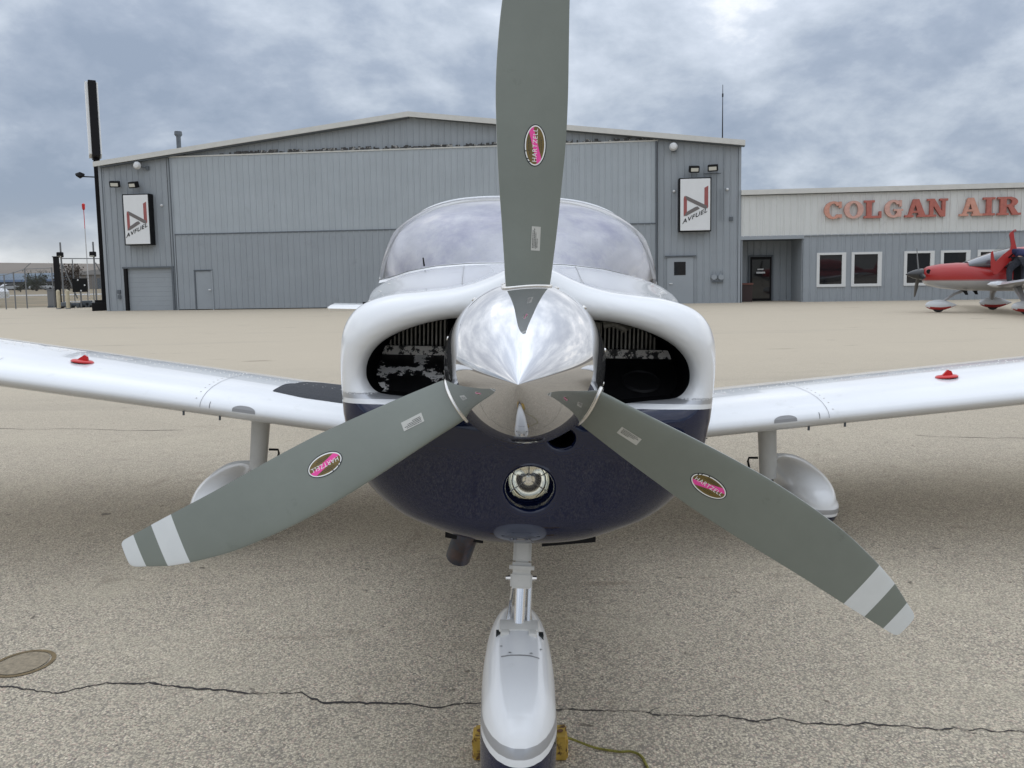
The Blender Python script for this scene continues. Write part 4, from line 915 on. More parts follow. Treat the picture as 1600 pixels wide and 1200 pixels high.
lower_cowl = cowl_part('lower_cowl', None, 1.126, SL, DP['navy'], 0, AC)
def cowl_band(name, lo, hi, m, flat_top=None):
    me = bpy.data.meshes.new(name); keep = (V[Q][:, :, 2].max(1) > lo-.08) & (V[Q][:, :, 2].min(1) < hi+.08)
    q = Q[keep]; me.from_pydata(V.tolist(), [], q.tolist()); me.materials.append(m); put_duct(me)
    bm = bmesh.new(); bm.from_mesh(me); G = lambda: bm.verts[:]+bm.edges[:]+bm.faces[:]
    no = Vector((0, SL, 1)).normalized()
    bmesh.ops.bisect_plane(bm, geom=G(), plane_co=(0, .38, lo), plane_no=no, clear_inner=True, dist=1e-6)
    if flat_top: bmesh.ops.bisect_plane(bm, geom=G(), plane_co=(0, .38, flat_top), plane_no=(0, 0, 1), clear_outer=True, dist=1e-6)
    else: bmesh.ops.bisect_plane(bm, geom=G(), plane_co=(0, .38, hi), plane_no=no, clear_outer=True, dist=1e-6)
    bmesh.ops.delete(bm, geom=[v for v in bm.verts if not v.link_faces], context='VERTS')
    bm.to_mesh(me); bm.free(); me.polygons.foreach_set('use_smooth', [True]*len(me.polygons)); me.update()
    return link(bpy.data.objects.new(name, me), lower_cowl)
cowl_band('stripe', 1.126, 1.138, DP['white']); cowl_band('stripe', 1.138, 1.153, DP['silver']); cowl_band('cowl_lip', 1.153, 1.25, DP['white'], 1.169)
for o in (upper_cowl, lower_cowl):
    bm = bmesh.new(); bm.from_mesh(o.data); bmesh.ops.delete(bm, geom=[v for v in bm.verts if not v.link_faces], context='VERTS'); bm.to_mesh(o.data); bm.free()
# engine seen through the inlets
for sg_ in (-1, 1):
    def X_(x): return x*sg_
    mb = MB()
    a, b = sorted((X_(.02), X_(.46)))
    mb.add([(a, .20, 1.150), (b, .20, 1.150), (b, .40, 1.248), (a, .40, 1.248)], [(0, 1, 2, 3)]); mb.build('baffle_ramp', M['flaked'] if sg_ < 0 else M['black'], AC, fix=False)
    MB().box(a, b, .395, .405, 1.236, 1.270).build('baffle_edge', M['flaked_edge'], AC)
    MB().box(a, b, .50, .51, 1.12, 1.385).build('baffle_wall', M['black'], AC)
    c0, c1 = ((-.40, -.215) if sg_ < 0 else (.22, .37))
    cy = empty('engine_cylinder', (0, -.10, -.022), 0, AC)
    n = 17 if sg_ < 0 else 14
    for i in range(n):
        x = lerp(c0, c1, i/(n-1)); MB().box(x-.0022, x+.0022, .512, .59, 1.292, 1.385).build('fin', M['fin'], cy)
    MB().box(c0, c1, .535, .598, 1.295, 1.38).build('barrel', M['black'], cy)
ic = empty('alternator', (0, -.10, -.02), 0, AC)
MB().box(.165, .215, .46, .56, 1.30, 1.37, bev=.012).build('housing', M['castgrey'], ic, 40); MB().lathe([(.001, .44), (.018, .44), (.026, .455), (.026, .47), (.018, .47)], 16, Matrix.Translation((.125, 0, 1.345))).build('pulley', M['castgrey'], ic, 40)
MB().box(.155, .225, .45, .5, 1.292, 1.302).build('bracket', M['castgrey'], ic); MB().tube([(.22, .47, 1.36), (.25, .47, 1.365), (.28, .48, 1.35), (.30, .5, 1.36)], .012, 8).build('fitting', M['castgrey'], ic, 40)
MB().tube([(.11, .46, 1.29), (.2, .45, 1.375), (.34, .47, 1.36)], .006, 6).build('ignition_lead', M['fin'], AC)
n_ = Vector((0, -.44, .898)).normalized()
Mh = Matrix.Translation((.315, .29, 1.1955)) @ Vector((0, 1, 0)).rotation_difference(-n_).to_matrix().to_4x4()
MB().lathe([(.001, -.001), (.044, -.001)], 24, Mh).lathe([(.044, -.0015), (.047, -.006), (.052, -.001)], 24, Mh).build('duct_hole', M['blackmetal'], AC, 40)

# landing light
ll = empty('landing_light', (.022, -.13, .944), 0, AC)
prof = [(.0555-.0555*(1-(q/10))**1.0 if 0 else .0545*math.sin(q/10*math.pi/2), .395-.050*(1-math.cos(q/10*math.pi/2))*1.0) for q in range(11)]
prof[0] = (.0005, .395)
Tl = Matrix.Translation((0, 0, 0))
MB().lathe(prof, 36).build('reflector', M['bowl'], ll, 60, fix=False)
MB().lathe([(.0605, .30), (.0600, .345), (.0545, .342), (.0545, .350)], 36).build('bezel', M['navy'], ll, 40)
MB().lathe([(.0545, .344), (.04, .336), (.02, .331), (.0005, .330)], 36).build('lens', M['lens'], ll, 60)
MB().lathe([(.001, .352), (.008, .352), (.010, .37), (.006, .39)], 12).build('bulb', M['oleo'], ll, 40)
for a in range(3):
    q = rad(90+120*a); MB().tube([(.056*math.cos(q), .342, .056*math.sin(q)), (.008*math.cos(q), .362, .008*math.sin(q))], .0016, 5).build('filament_bracket', M['alu'], ll)

# spinner, blades
YAW = rad(-3.0)
PM = Matrix.Translation((0, 0, 1.27)) @ Matrix.Rotation(YAW, 4, 'Z')
SPR, SP0, SP1 = .186, -.325, .055
def spin_r(y): t = (y-SP0)/(SP1-SP0); return SPR*(1-(1-t)**2.05)**1.0
def beta(r): return rad(interp(r, [.1, .15, .3, .5, .75, 1.05], [40, 36, 27, 20, 14, 9]))
BANG = [1.3, 121.8, 241.5]
_r = [.10, .15, .20, .30, .40, .50, .60, .70, .80, .90, .96, 1.0, 1.03, 1.052]
_t = [.040, .046, .052, .060, .066, .071, .071, .068, .065, .064, .063, .062, .061, .060]
_l = [.040, .045, .050, .060, .071, .080, .086, .085, .078, .060, .043, .026, .013, .004]
def catint(x, xs, ys):
    i = min(max(np.searchsorted(xs, x)-1, 0), len(xs)-2); t = (x-xs[i])/(xs[i+1]-xs[i]); g = lambda j: ys[min(max(j, 0), len(ys)-1)]
    a, b, c, d = g(i-1), g(i), g(i+1), g(i+2); return .5*(2*b+(-a+c)*t+(2*a-5*b+4*c-d)*t*t+(-a+3*b-3*c+d)*t**3)
RT_ = 1.052
def edges_at(r):
    tr, le = catint(r, _r, _t), -catint(r, _r, _l)
    if r > RT_-.012:                      # rounded tip corners
        k = (r-(RT_-.012))/.012; cut = .010*(1-math.sqrt(max(0, 1-k*k))); tr -= cut; le += cut
    return le, tr
def thick(r): return interp(r, [.1, .16, .3, .5, .75, 1.05], [.046, .036, .020, .0135, .0085, .0035])
def bsurf(r, s, off=0.0, back=False):
    le, tr = edges_at(min(r, RT_)); v = min(max((s-le)/(tr-le), 0), 1)
    th = thick(r)*(2.6*(math.sqrt(v)*.55-.10*v-.45*v*v)) if v > 0 else 0
    th = thick(r)*max(0, (v**.45)*(1-v)**.85)*1.75
    y = s*math.tan(beta(r))
    return (s, y+(th*.35 if back else -th*.72)-off if not back else y+th*.30, r)
def blade_mesh(parent, ang):
    RR = [.09, .12, .145, .16, .18]+list(np.arange(.2, .90, .02))+[.91, .925, .945, .963, .965, .98, 1.0, 1.013, 1.015, 1.03, 1.036, 1.041, 1.045, 1.048, 1.050, 1.0515, 1.052]
    vv = [0, .004, .015, .04, .08, .15, .25, .35, .45, .55, .65, .75, .85, .92, .97, .992, 1.0]
    P = []
    for r in RR:
        le, tr = edges_at(r); P.append([bsurf(r, lerp(le, tr, v)) for v in vv]+[bsurf(r, lerp(le, tr, v), back=True) for v in vv[-2:0:-1]])
    nj_ = 2*len(vv)-2
    def mi(i, j): a = (RR[i]+RR[i+1])/2; return 2 if j in (0, nj_-1) and a > .3 else 1 if (.910 < a < .9645 or a > 1.0145) else 0
    o = MB().grid(P, mi, wrap=True, capb=True).build('propeller_blade', [M['blade'], M['bladewhite'], M['bladeedge']], parent, 45)
    o.matrix_local = PM @ Matrix.Rotation(ang, 4, 'Y'); return o
def decal(o, r0, s0, kind):
    # local decal frame: u runs outward along r, v runs towards the leading edge (-s)
    def put(name, vs, fs, m, off):
        MB().add([bsurf(r0+u, s0-v, off) for u, v in vs], fs).build(name, m, o, fix=False)
    def ell(a, b, n=48, rings=4):
        vs = [(0, 0)]; fs = []
        for k in range(1, rings+1):
            for j in range(n): q = 2*math.pi*j/n; vs.append((a*k/rings*math.cos(q), b*k/rings*math.sin(q)))
        for j in range(n): fs.append((0, 1+j, 1+(j+1) % n))
        for k in range(rings-1):
            for j in range(n): fs.append((1+k*n+j, 1+(k+1)*n+j, 1+(k+1)*n+(j+1) % n, 1+k*n+(j+1) % n))
        return vs, fs
    if kind == 'oval':
        A_, B_ = .0455, .0245
        put('emblem_edge', *ell(A_, B_), M['decaldark'], .0006); put('emblem_border', *ell(A_-.0022, B_-.0022), M['decalwhite'], .0009); put('emblem_field', *ell(A_-.0048, B_-.0048), M['decalbrown'], .0012)
        a, b = A_-.0048, B_-.0048; vs = []; fs = []; n = 26      # pink diagonal band clipped to the oval
        def clipv(u, v): lim = b*math.sqrt(max(0, 1-(u/a)**2)); return max(-lim, min(lim, v))
        for i in range(n+1):
            u = lerp(-a*.995, a*.995, i/n); c = u*.30; w = .0062
            vs += [(u, clipv(u, c-w)), (u, clipv(u, c+w))]
        fs = [(2*i, 2*i+1, 2*i+3, 2*i+2) for i in range(n)]; put('emblem_band', vs, fs, M['decalpink'], .0015)
        tv, tf = text_mesh('HARTZELL', .0135, 0, 1.12, .0)
        mx = max(p[0] for p in tv); my = max(p[1] for p in tv); sc = .036/mx
        put('emblem_lettering', [(p[0]*sc, p[1]*1.05) for p in tv], tf, M['decalwhite'], .0018)
        for sgn in (1, -1):                                       # small dark print around the name
            vs = []; fs = []; rg = random.Random(5+sgn)
            for row in range(2):
                u = -.020+.006*row
                while u < .020-.006*row:
                    w = rg.uniform(.002, .005); v = sgn*(.0105+.0035*row); b0 = len(vs); vs += [(u, v), (u+w, v), (u+w, v+.0012), (u, v+.0012)]; fs.append((b0, b0+1, b0+2, b0+3)); u += w+.0012
            put('emblem_print', vs, fs, M['decaldark'], .0014)
        for q in (1.9, 2.35, 2.6): # worn nicks in the white border
            c, s_ = math.cos(q), math.sin(q); p = (c*(A_-.0035), s_*(B_-.0035)); put('emblem_chip', [(p[0]-.0012, p[1]-.002), (p[0]+.0012, p[1]-.002), (p[0]+.0012, p[1]+.002), (p[0]-.0012, p[1]+.002)], [(0, 1, 2, 3)], M['decaldark'], .0012)
    else:
        a, b = .0265, .0098
        put('placard', [(-a, -b), (0, -b), (a, -b), (a, b), (0, b), (-a, b)], [(0, 1, 4, 5), (1, 2, 3, 4)], M['placard'], .0008)
        vs = []; fs = []; rg = random.Random(9)
        for row in range(4):
            u = -.022+rg.uniform(0, .002); end = (.018, .022, .012, .0)[row]
            while u < end:
                w = rg.uniform(.0015, .0045); v = .0058-.0032*row; b0 = len(vs); vs += [(u, v), (u+w, v), (u+w, v+.0014), (u, v+.0014)]; fs.append((b0, b0+1, b0+2, b0+3)); u += w+.0009
        put('placard_print', vs, fs, M['decaldark'], .0011)
BL = []
for k in range(3):
    o = blade_mesh(AC, rad(BANG[k])); o['label'] = ['upright blade', 'blade reaching down to the right', 'blade reaching down to the left'][k]; BL.append(o)
    decal(o, [.484, .497, .515][k], .004, 'oval'); decal(o, [.282, .285, .285][k], [.014, .006, .000][k], 'placard')
# spinner: shell with a real opening for each blade
def make_spinner():
    n, ny = 144, 60; prof = []
    for i in range(ny+1):
        t = (i/ny)**1.35; y = lerp(SP0, SP1-.004, t); prof.append((max(spin_r(y), .0006), y))
    prof.append((SPR, SP1)); prof += [(SPR-.004, SP1), (SPR-.006, SP1-.01)]
    for i in range(ny, 6, -3): t = (i/ny)**1.35; y = lerp(SP0, SP1-.004, t); prof.append((max(spin_r(y)-.005, .0006), y))
    o = MB().lathe(prof, n, None, 0, cap0=True, cap1=True).build('spinner', M['chrome'], AC)
    cut = MB()
    for k in range(3):
        A_ = Matrix.Rotation(rad(BANG[k]), 4, 'Y'); P = []
        for r in (.10, .25): P.append([tuple(A_ @ Vector(q)) for q in root_ell(r, 1.0)])
        cut.grid(P, 0, wrap=True, capa=True, capb=True)
    c = cut.build('cut', M['chrome']); md_ = o.modifiers.new('b', 'BOOLEAN'); md_.object = c; md_.operation = 'DIFFERENCE'; md_.solver = 'EXACT'
    dg = bpy.context.evaluated_depsgraph_get(); me = bpy.data.meshes.new_from_object(o.evaluated_get(dg)); o.modifiers.clear(); o.data = me; bpy.data.objects.remove(c)
    me.polygons.foreach_set('use_smooth', [True]*len(me.polygons)); nr = []
    for v in me.vertices:
        x, y, z = v.co; r = math.hypot(x, z); e = .002; dr = (spin_r(min(y+e, SP1))-spin_r(max(y-e, SP0)))/(2*e) if y < SP1-.003 else 0
        d = Vector((x/max(r, 1e-5), -dr, z/max(r, 1e-5))).normalized(); nr.append(d if r > spin_r(min(y, SP1))-.003 else -d)
    me.normals_split_custom_set_from_vertices([tuple(q) for q in nr])
    o.matrix_local = PM; return o
def root_ell(r, k):
    b = beta(.165); c = .060*k; t = .034*k; out = []
    for j in range(40):
        a = 2*math.pi*j/40; u = c*math.cos(a); v = t*math.sin(a)
        x = u*math.cos(b)-v*math.sin(b); y = u*math.sin(b)+v*math.cos(b); out.append((x-.001, y-.002, r))
    return out
spn = make_spinner()
MB().lathe([(.001, -.12), (.06, -.12), (.10, -.06), (.12, .045), (.001, .046)], 24).build('hub', M['castgrey'], AC, 40).matrix_local = PM
MB().lathe([(.180, .053), (.180, .059), (.001, .059)], 60).build('spinner_bulkhead', M['alu'], AC, 40).matrix_local = PM
for k in range(3):
    A_ = Matrix.Rotation(rad(BANG[k]), 4, 'Y'); pts = []
    for (x, y, _) in root_ell(0, 1.0):
        R_ = spin_r(min(y, SP1-.001)); z = math.sqrt(max(R_*R_-x*x, .0001)); q = Vector((x, y, z)); pts.append(tuple(A_ @ (q*1.0+Vector((0, 0, .001)))))
    o = MB().tube(pts, .0042, 8, closed=True).build('opening_rim', M['rim'], spn, 60)
    for a in (19, 43, 77, 101):
        q = rad(3+120*k+a); y = .040; R_ = spin_r(y)-.001; c = Vector((R_*math.sin(q), y, R_*math.cos(q))); d = Vector((math.sin(q), -.12, math.cos(q))).normalized()
        T_ = Matrix.Translation(c) @ Vector((0, 1, 0)).rotation_difference(d).to_matrix().to_4x4()
        MB().lathe([(.0058, 0), (.0058, .002), (.0045, .004), (.0005, .0048)], 12, T_).build('screw', M['rim'], spn, 40)

# fuselage
def striped(o):
    me = o.data; me.materials.append(M['silver']); me.materials.append(M['navy']); bm = bmesh.new(); bm.from_mesh(me); nrm = Vector((0, SL*.3, 1)).normalized()
    for zz in (1.010, 1.022, 1.040): bmesh.ops.bisect_plane(bm, geom=bm.verts[:]+bm.edges[:]+bm.faces[:], plane_co=(0, 1.64, zz), plane_no=nrm, dist=1e-6)
    for f in bm.faces:
        c = f.calc_center_median(); z = (c-Vector((0, 1.64, 0))).dot(nrm)/nrm.z; f.material_index = 2 if z < 1.010 else (1 if 1.022 < z < 1.040 else 0); f.smooth = True
    bm.to_mesh(me); bm.free()
def fus():
    def arc(top, n=28): return catmull(top, 6)
    S_ = []
    roof = mirror([(0, 1.852), (.18, 1.846), (.33, 1.818), (.45, 1.76), (.54, 1.67), (.592, 1.55), (.618, 1.42), (.63, 1.1), (.62, .85), (.55, .69), (.4, .64), (.2, .62), (0, .615)])
    def rs(P, n=90):
        P = catmull(P, 8); d = np.concatenate([[0], np.cumsum(np.linalg.norm(np.diff(np.vstack([P, P[:1]]), axis=0), axis=1))]); P2 = np.vstack([P, P[:1]])
        t = np.linspace(0, d[-1], n, endpoint=False); return np.stack([np.interp(t, d, P2[:, i]) for i in (0, 1)], 1)
    low = mirror([(0, 1.50), (.2, 1.494), (.35, 1.48), (.46, 1.458), (.555, 1.42), (.60, 1.36), (.606, 1.1), (.597, .85), (.55, .702), (.4, .644), (.2, .624), (0, .62)])
    R0 = rs(roof); Lw = rs(low)
    sec = [(1.64, Lw, 1, 0), (1.9, Lw, 1.01, 0), (2.19, rs([(x, min(z, 1.47+.0*z)) for x, z in roof]) if 0 else Lw, 1.02, 0)]
    o = MB().grid([[(x*k, y, z) for x, z in L_] for y, L_, k, _ in sec], 0, wrap=True).build('fuselage_forward', M['white'], AC, 50); striped(o)
    def sc(L_, kx, zt, zb_): zmin, zmax = L_[:, 1].min(), L_[:, 1].max(); return [(x*kx, zb_+(z-zmin)/(zmax-zmin)*(zt-zb_)) for x, z in L_]
    sec = [(2.165, sc(R0, 1, 1.853, .615)), (2.5, sc(R0, 1.0, 1.862, .61)), (3.2, sc(R0, .98, 1.86, .61)), (4.0, sc(R0, .86, 1.78, .66)), (4.8, sc(R0, .58, 1.55, .78)), (6.0, sc(R0, .30, 1.36, .95)), (7.0, sc(R0, .08, 1.25, 1.05))]
    MB().grid([[(x, y, z) for x, z in L_] for y, L_ in sec], 0, wrap=True, capb=True).build('fuselage', M['white'], AC, 50); striped(bpy.context.scene.objects['fuselage'])
    for sx in (-1, 1):
        for (ya, yb) in ((2.42, 3.02), (3.12, 3.68)):
            n_z = 8; rows = []
            for i in range(9):
                y = lerp(ya, yb, i/8); row = []
                k = 1.0 if y < 2.5 else lerp(1.0, .98, (y-2.5)/.7) if y < 3.2 else lerp(.98, .86, (y-3.2)/.8); zt = 1.86 if y < 3.2 else lerp(1.86, 1.78, (y-3.2)/.8)
                for j in range(n_z):
                    z = lerp(1.44, 1.72, j/(n_z-1)); zz = R0[:, 1].min()+(z-.61)/(zt-.61)*(R0[:, 1].max()-R0[:, 1].min())
                    m_ = R0[:, 0] > 0; zs_ = R0[m_][:, 1]; o_ = np.argsort(zs_); x = float(np.interp(zz, zs_[o_], R0[m_][:, 0][o_]))*k
                    row.append((sx*(x+.006), y, z+.004))
                rows.append(row)
            MB().grid(rows).build('side_window', M['darkglass'], AC, 60, fix=False)
    MB().poly([(0, 0)]*0+[(5.7, 1.25), (6.3, 1.95), (6.85, 1.95), (7.05, 1.2)], -.035, .035, 0, Matrix.Rotation(math.pi/2, 4, 'Z') @ Matrix.Scale(-1, 4, (0, 1, 0))).build('tail_fin', M['white'], AC)
    P = []
    for x in (-1.93, -1.88, 0, 1.88, 1.93):
        q = .35 if abs(x) > 1.9 else 1; P.append([(x, 6.1+.38-c*.38*q*1.0 if 0 else 6.1+c*.76*q+(.2*(1-q)), 1.10+h*q) for c, h in ((0, 0), (.1, .03), (.35, .045), (1, .002), (.35, -.04), (.1, -.028))])
    MB().grid(P, 0, wrap=True, capa=True, capb=True).build('stabilator', M['white'], AC, 50)
fus()
# windscreen: glass shell between the scuttle curve and the roof bow
def screen():
    top = [(.628, 1.800, 1.44), (.620, 1.90, 1.53), (.592, 2.0, 1.625), (.542, 2.07, 1.71), (.455, 2.12, 1.785), (.33, 2.145, 1.832), (.17, 2.155, 1.853), (0, 2.16, 1.857)]
    top = catmull(top, 5, False); n = len(top)
    bot = []
    for i in range(n):
        u = i/(n-1); x = .628*math.cos(u*math.pi/2)**.9 if u < 1 else 0; k = 1-(x/.628)**2.2
        bot.append((x, lerp(1.79, 1.36, k), interp(x, [0, .2, .35, .47, .565, .64], [1.508, 1.503, 1.49, 1.468, 1.44, 1.425])))
    half = []
    for i in range(n):
        b = np.array(bot[i]); t = np.array(top[i]); col = []
        for j in range(13):
            v = j/12; p = b+(t-b)*v; bulge = .10*math.sin(math.pi*v)*min(1, i/(n*.35)); p = p+np.array([.25*bulge*(p[0]/.64), -.6*bulge, .75*bulge]); col.append(p)
        half.append(col)
    full = half[:-1]+[half[-1]]+[[np.array([-p[0], p[1], p[2]]) for p in c] for c in half[-2::-1]]
    g_ = MB().grid(full).build('windscreen', M['glass'], AC, 80)
    ins = [[p*np.array([.985, 1, 1])+np.array([0, .07, -.010]) for p in c] for c in full]
    MB().grid(ins).build('sun_shade', M['foil'], AC, 80)
    mid = [tuple(p) for p in ([np.array(q) for q in top]+[np.array([-q[0], q[1], q[2]]) for q in top[-2::-1]])]
    MB().tube(mid, .007, 8).build('roof_bow', M['white'], AC, 60)
    MB().grid([mid, [(p[0]*.995, 2.20, p[2]-.004) for p in mid]]).build('cabin_side_frame', M['white'], AC, 60, fix=False)
    low = [tuple(np.array(q)+np.array([0, -.012, .0])) for q in bot]+[(-q[0], q[1]-.012, q[2]) for q in bot[-2::-1]]
    MB().grid([[(p[0]*1.0, p[1]-.03, p[2]-.004) for p in low], [(p[0], p[1], p[2]+.010) for p in low], [(p[0], p[1]+.03, p[2]+.016) for p in low]]).build('scuttle_strip', M['white'], AC, 60)
    MB().tube([(p[0], p[1]+.004, p[2]+.010) for p in low], .0028, 5).build('windscreen_seal', M['decaldark'], AC)
screen()
# top cowl hinge lines and screws
def cowl_top_z(x, y):
    m_ = (np.abs(V[:, 0]-x) < .012) & (np.abs(V[:, 1]-y) < .014); return float(V[m_][:, 2].max()) if m_.any() else 1.48
for sx in (-1, 1):
    pts = [(sx*(.17+.05*t), lerp(.42, 1.35, t), 0) for t in np.linspace(0, 1, 24)]; pts = [(x, y, cowl_top_z(x, y)+.0005) for x, y, _ in pts]
    MB().tube(pts, .0009, 4).build('cowl_seam', M['greytape'], upper_cowl)
    for t in np.linspace(.1, .95, 6):
        x = sx*.45; y = lerp(.45, 1.5, t); MB().lathe([(.006, 0), (.006, .001), (.0005, .0025)], 10, Matrix.Translation((x, y, cowl_top_z(x, y))) @ Matrix.Rotation(math.pi/2, 4, 'X')).build('screw', M['rim'], upper_cowl)
MB().tube([(-.39, 1.45, 1.50), (-.395, 1.45, 1.535)], [.004, .003], 6).build('spray_nozzle', M['blackmetal'], AC)
for sx in (-1, 1): MB().tube([(sx*.49, .42, 1.015), (sx*.515, .42, 1.017), (sx*.53, .42, 1.02)], [.004, .003, .002], 6).tube([(sx*.512, .42, 1.005), (sx*.512, .42, 1.03)], .003, 6).build('drain_fitting', M['blackmetal'], AC)

# wings
af_u = [(0, 0), (.003, .010), (.012, .020), (.03, .031), (.06, .043), (.11, .055), (.18, .064), (.27, .069), (.38, .069), (.5, .062), (.65, .046), (.8, .027), (1, .002)]
af_l = [(.8, -.022), (.65, -.035), (.5, -.044), (.35, -.049), (.2, -.047), (.1, -.040), (.05, -.032), (.02, -.021), (.008, -.012), (.002, -.005)]
CH = 1.60
def wle(x): return (2.21, .684+.1225*(abs(x)-1.0))     # leading edge y, z
def wup(x, c, off=0.0):
    y, z = wle(x); return (x, y+c*CH-(off*.6 if c < .03 else 0), z-.039*c*CH+CH*float(np.interp(c, [a for a, _ in af_u], [b for _, b in af_u]))+off)
def afl(x, k=1.0):
    y, z = wle(x); return [(x, y+c*CH*k+(CH*(1-k))*.25, z-.039*c*CH+h*CH*k) for c, h in af_u+af_l]
for sx in (-1, 1):
    P = [afl(sx*x) for x in (.45, .8, 1.2, 1.62, 1.64, 2.2, 2.8, 3.6, 4.6)]+[afl(sx*4.72, .9), afl(sx*4.8, .6)]
    w = MB().grid(P, 0, wrap=True, capa=True, capb=True).build('wing', M['white'], AC, 40)
    def line(name, pts, wd, m, off=.0012):
        rows = [[wup(sx*(x-wd), c, off), wup(sx*(x+wd), c, off)] for x, c in pts]; MB().grid(rows).build(name, m, w, fix=False)
    cs = [0, .003, .012, .03, .06, .11, .18, .27, .38, .5, .65]
    line('panel_seam', [(1.63, c) for c in cs], .0013, M['greytape']); line('panel_seam', [(2.75, c) for c in cs[:6]], .0012, M['greytape'])
    mb = MB()
    rivrows = [(1.63+.03, c) for c in np.linspace(.02, .5, 14)]+[(x, .36+.004*math.sin(x*30)) for x in np.arange(.75, 4.5, .055)]+[(x, .40) for x in np.arange(.75, 4.5, .055)]+[(3.0, c) for c in np.linspace(.02, .5, 12)]
    for x, c in rivrows: mb.lathe([(.0045, 0), (.0038, .002), (.0004, .0034)], 6, Matrix.Translation(wup(sx*x, c, 0)) @ Matrix.Rotation(math.pi/2, 4, 'X'))
    o = mb.build('rivet_rows', M['rim'], w); o['kind'] = 'stuff'
    # grey oval patch on the leading edge
    rows = []
    for i in range(17):
        q = math.pi*i/16; x = 1.405-.060*math.cos(q); cc = .0+.013*math.sin(q); rows.append([wup(sx*x, min(cc, q_), .0022) for q_ in (0, .003, .012, .03)])
    MB().grid(rows).build('tie_down_patch', M['greytape'], w, fix=False)
    MB().grid([[wup(sx*1.58, c, .0015) for c in (0, .003, .012)], [wup(sx*1.583, c, .0015) for c in (0, .003, .012)]]).build('edge_seam', M['seam'], w, fix=False)
    # little drain fittings under the leading edge
    for x in (1.55, 1.74, 2.98, 3.05, 3.12): MB().tube([(sx*x, 2.27, wle(x)[1]-.045), (sx*x, 2.27, wle(x)[1]-.068)], .006, 6).build('drain_pip', M['sidingdk'], w)
    if sx < 0:
        xs_ = np.linspace(.50, 1.33, 22); rows = []
        for x in xs_:
            k = max(0, (x-1.15)/.18); c0 = .125+.03*k; c1 = .93-.62*k**1.3
            rows.append([wup(sx*x, lerp(c0, c1, t), .0025) for t in np.linspace(0, 1, 16)])
        MB().grid(rows).build('walkway', M['walk'], w, fix=False)
    cap = empty('fuel_cap', (0, 0, 0), 0, w); p = Vector(wup(sx*2.40, .19, 0)); Tc = Matrix.Translation(p) @ Matrix.Rotation(rad(7)*-sx, 4, 'Y') @ Matrix.Rotation(rad(-4), 4, 'X')
    MB().lathe([(.056, 0), (.058, .006), (.05, .012), (.0005, .014)], 28, Tc @ Matrix.Rotation(math.pi/2, 4, 'X')).build('cap_disc', M['red'], cap, 40)
    MB().poly([(-.030, .010), (.034, .010), (.026, .034), (.008, .042), (-.006, .030)], -.006, .006, 0, Tc).build('cap_tab', M['red'], cap)
# main gear
for sx in (-1, 1):
    dz = .052*sx; g = empty('main_gear', (0, 0, 0), 0, AC)
    MB().tube([(sx*1.405, 2.50, .70), (sx*1.445, 2.55, .36)], [.052, .047], 20).build('leg', M['greypaint'], g, 40)
    MB().tube([(sx*1.447, 2.552, .36), (sx*1.46, 2.56, .22+dz)], .026, 14).box(sx*1.46-.035, sx*1.46+.035, 2.51, 2.60, .17+dz, .27+dz, bev=.01).build('oleo', M['blackmetal'], g, 40)
    MB().tube([(sx*1.455, 2.51, .34), (sx*1.50, 2.49, .28), (sx*1.53, 2.50, .22+dz)], .01, 6).tube([(sx*1.43, 2.50, .345), (sx*1.49, 2.47, .30)], .006, 6).build('torque_link', M['alu'], g, 40)
    MB().tube([(sx*1.375, 2.53, .47), (sx*1.325, 2.53, .47), (sx*1.32, 2.53, .45), (sx*1.345, 2.535, .36), (sx*1.36, 2.54, .31), (sx*1.42, 2.55, .27)], .0065, 8).build('brake_line', M['blackmetal'], g, 40)
    P = []; rg = [(0, .03), (.002, .16), (.008, .30), (.022, .46), (.05, .63), (.09, .76), (.15, .87), (.23, .95), (.34, .99), (.46, 1), (.6, .93), (.78, .66), (.92, .3), (1, .02)]
    for t, q in rg:
        row = []
        for j in range(32):
            a = 2*math.pi*j/32; c, s_ = math.cos(a), math.sin(a); c = math.copysign(abs(c)**.8, c); s_ = math.copysign(abs(s_)**.8, s_)
            row.append((sx*1.662+.143*q*c*(.86 if s_ > 0 else 1), 2.27+t*.98, .205+dz+.03*t+.158*q*s_))
        P.append(row)
    zc = .20+dz
    o = MB().grid(P, 0, wrap=True, capa=True).build('wheel_pant', M['white'], g, 60)
    me = o.data; me.materials.append(M['silver']); me.materials.append(M['navy']); bm = bmesh.new(); bm.from_mesh(me)
    bmesh.ops.subdivide_edges(bm, edges=bm.edges[:], cuts=1, use_grid_fill=True, smooth=.6)
    for zz in (.160, .176, .202): bmesh.ops.bisect_plane(bm, geom=bm.verts[:]+bm.edges[:]+bm.faces[:], plane_co=(0, 0, zz+dz), plane_no=(0, 0, 1), dist=1e-6)
    bmesh.ops.bisect_plane(bm, geom=bm.verts[:]+bm.edges[:]+bm.faces[:], plane_co=(0, 0, .085+dz), plane_no=(0, 0, 1), dist=1e-6, clear_inner=True)
    for f in bm.faces:
        z = f.calc_center_median().z-dz; f.material_index = 2 if z < .160 else (1 if .176 < z < .202 else 0); f.smooth = True
    bm.to_mesh(me); bm.free()
    zt_ = -math.sin(PLANE_ROLL)*0+dz
    MB().lathe([(.04, -.07), (.12, -.075), (.145, -.06), (.156, -.02), (.156, .02), (.145, .06), (.12, .075), (.04, .07)], 40, Matrix.Translation((sx*1.662, 2.66, .156+sx*1.675*math.tan(PLANE_ROLL))) @ Matrix.Rotation(math.pi/2, 4, 'Z')).build('tyre', M['rubber'], g, 40)
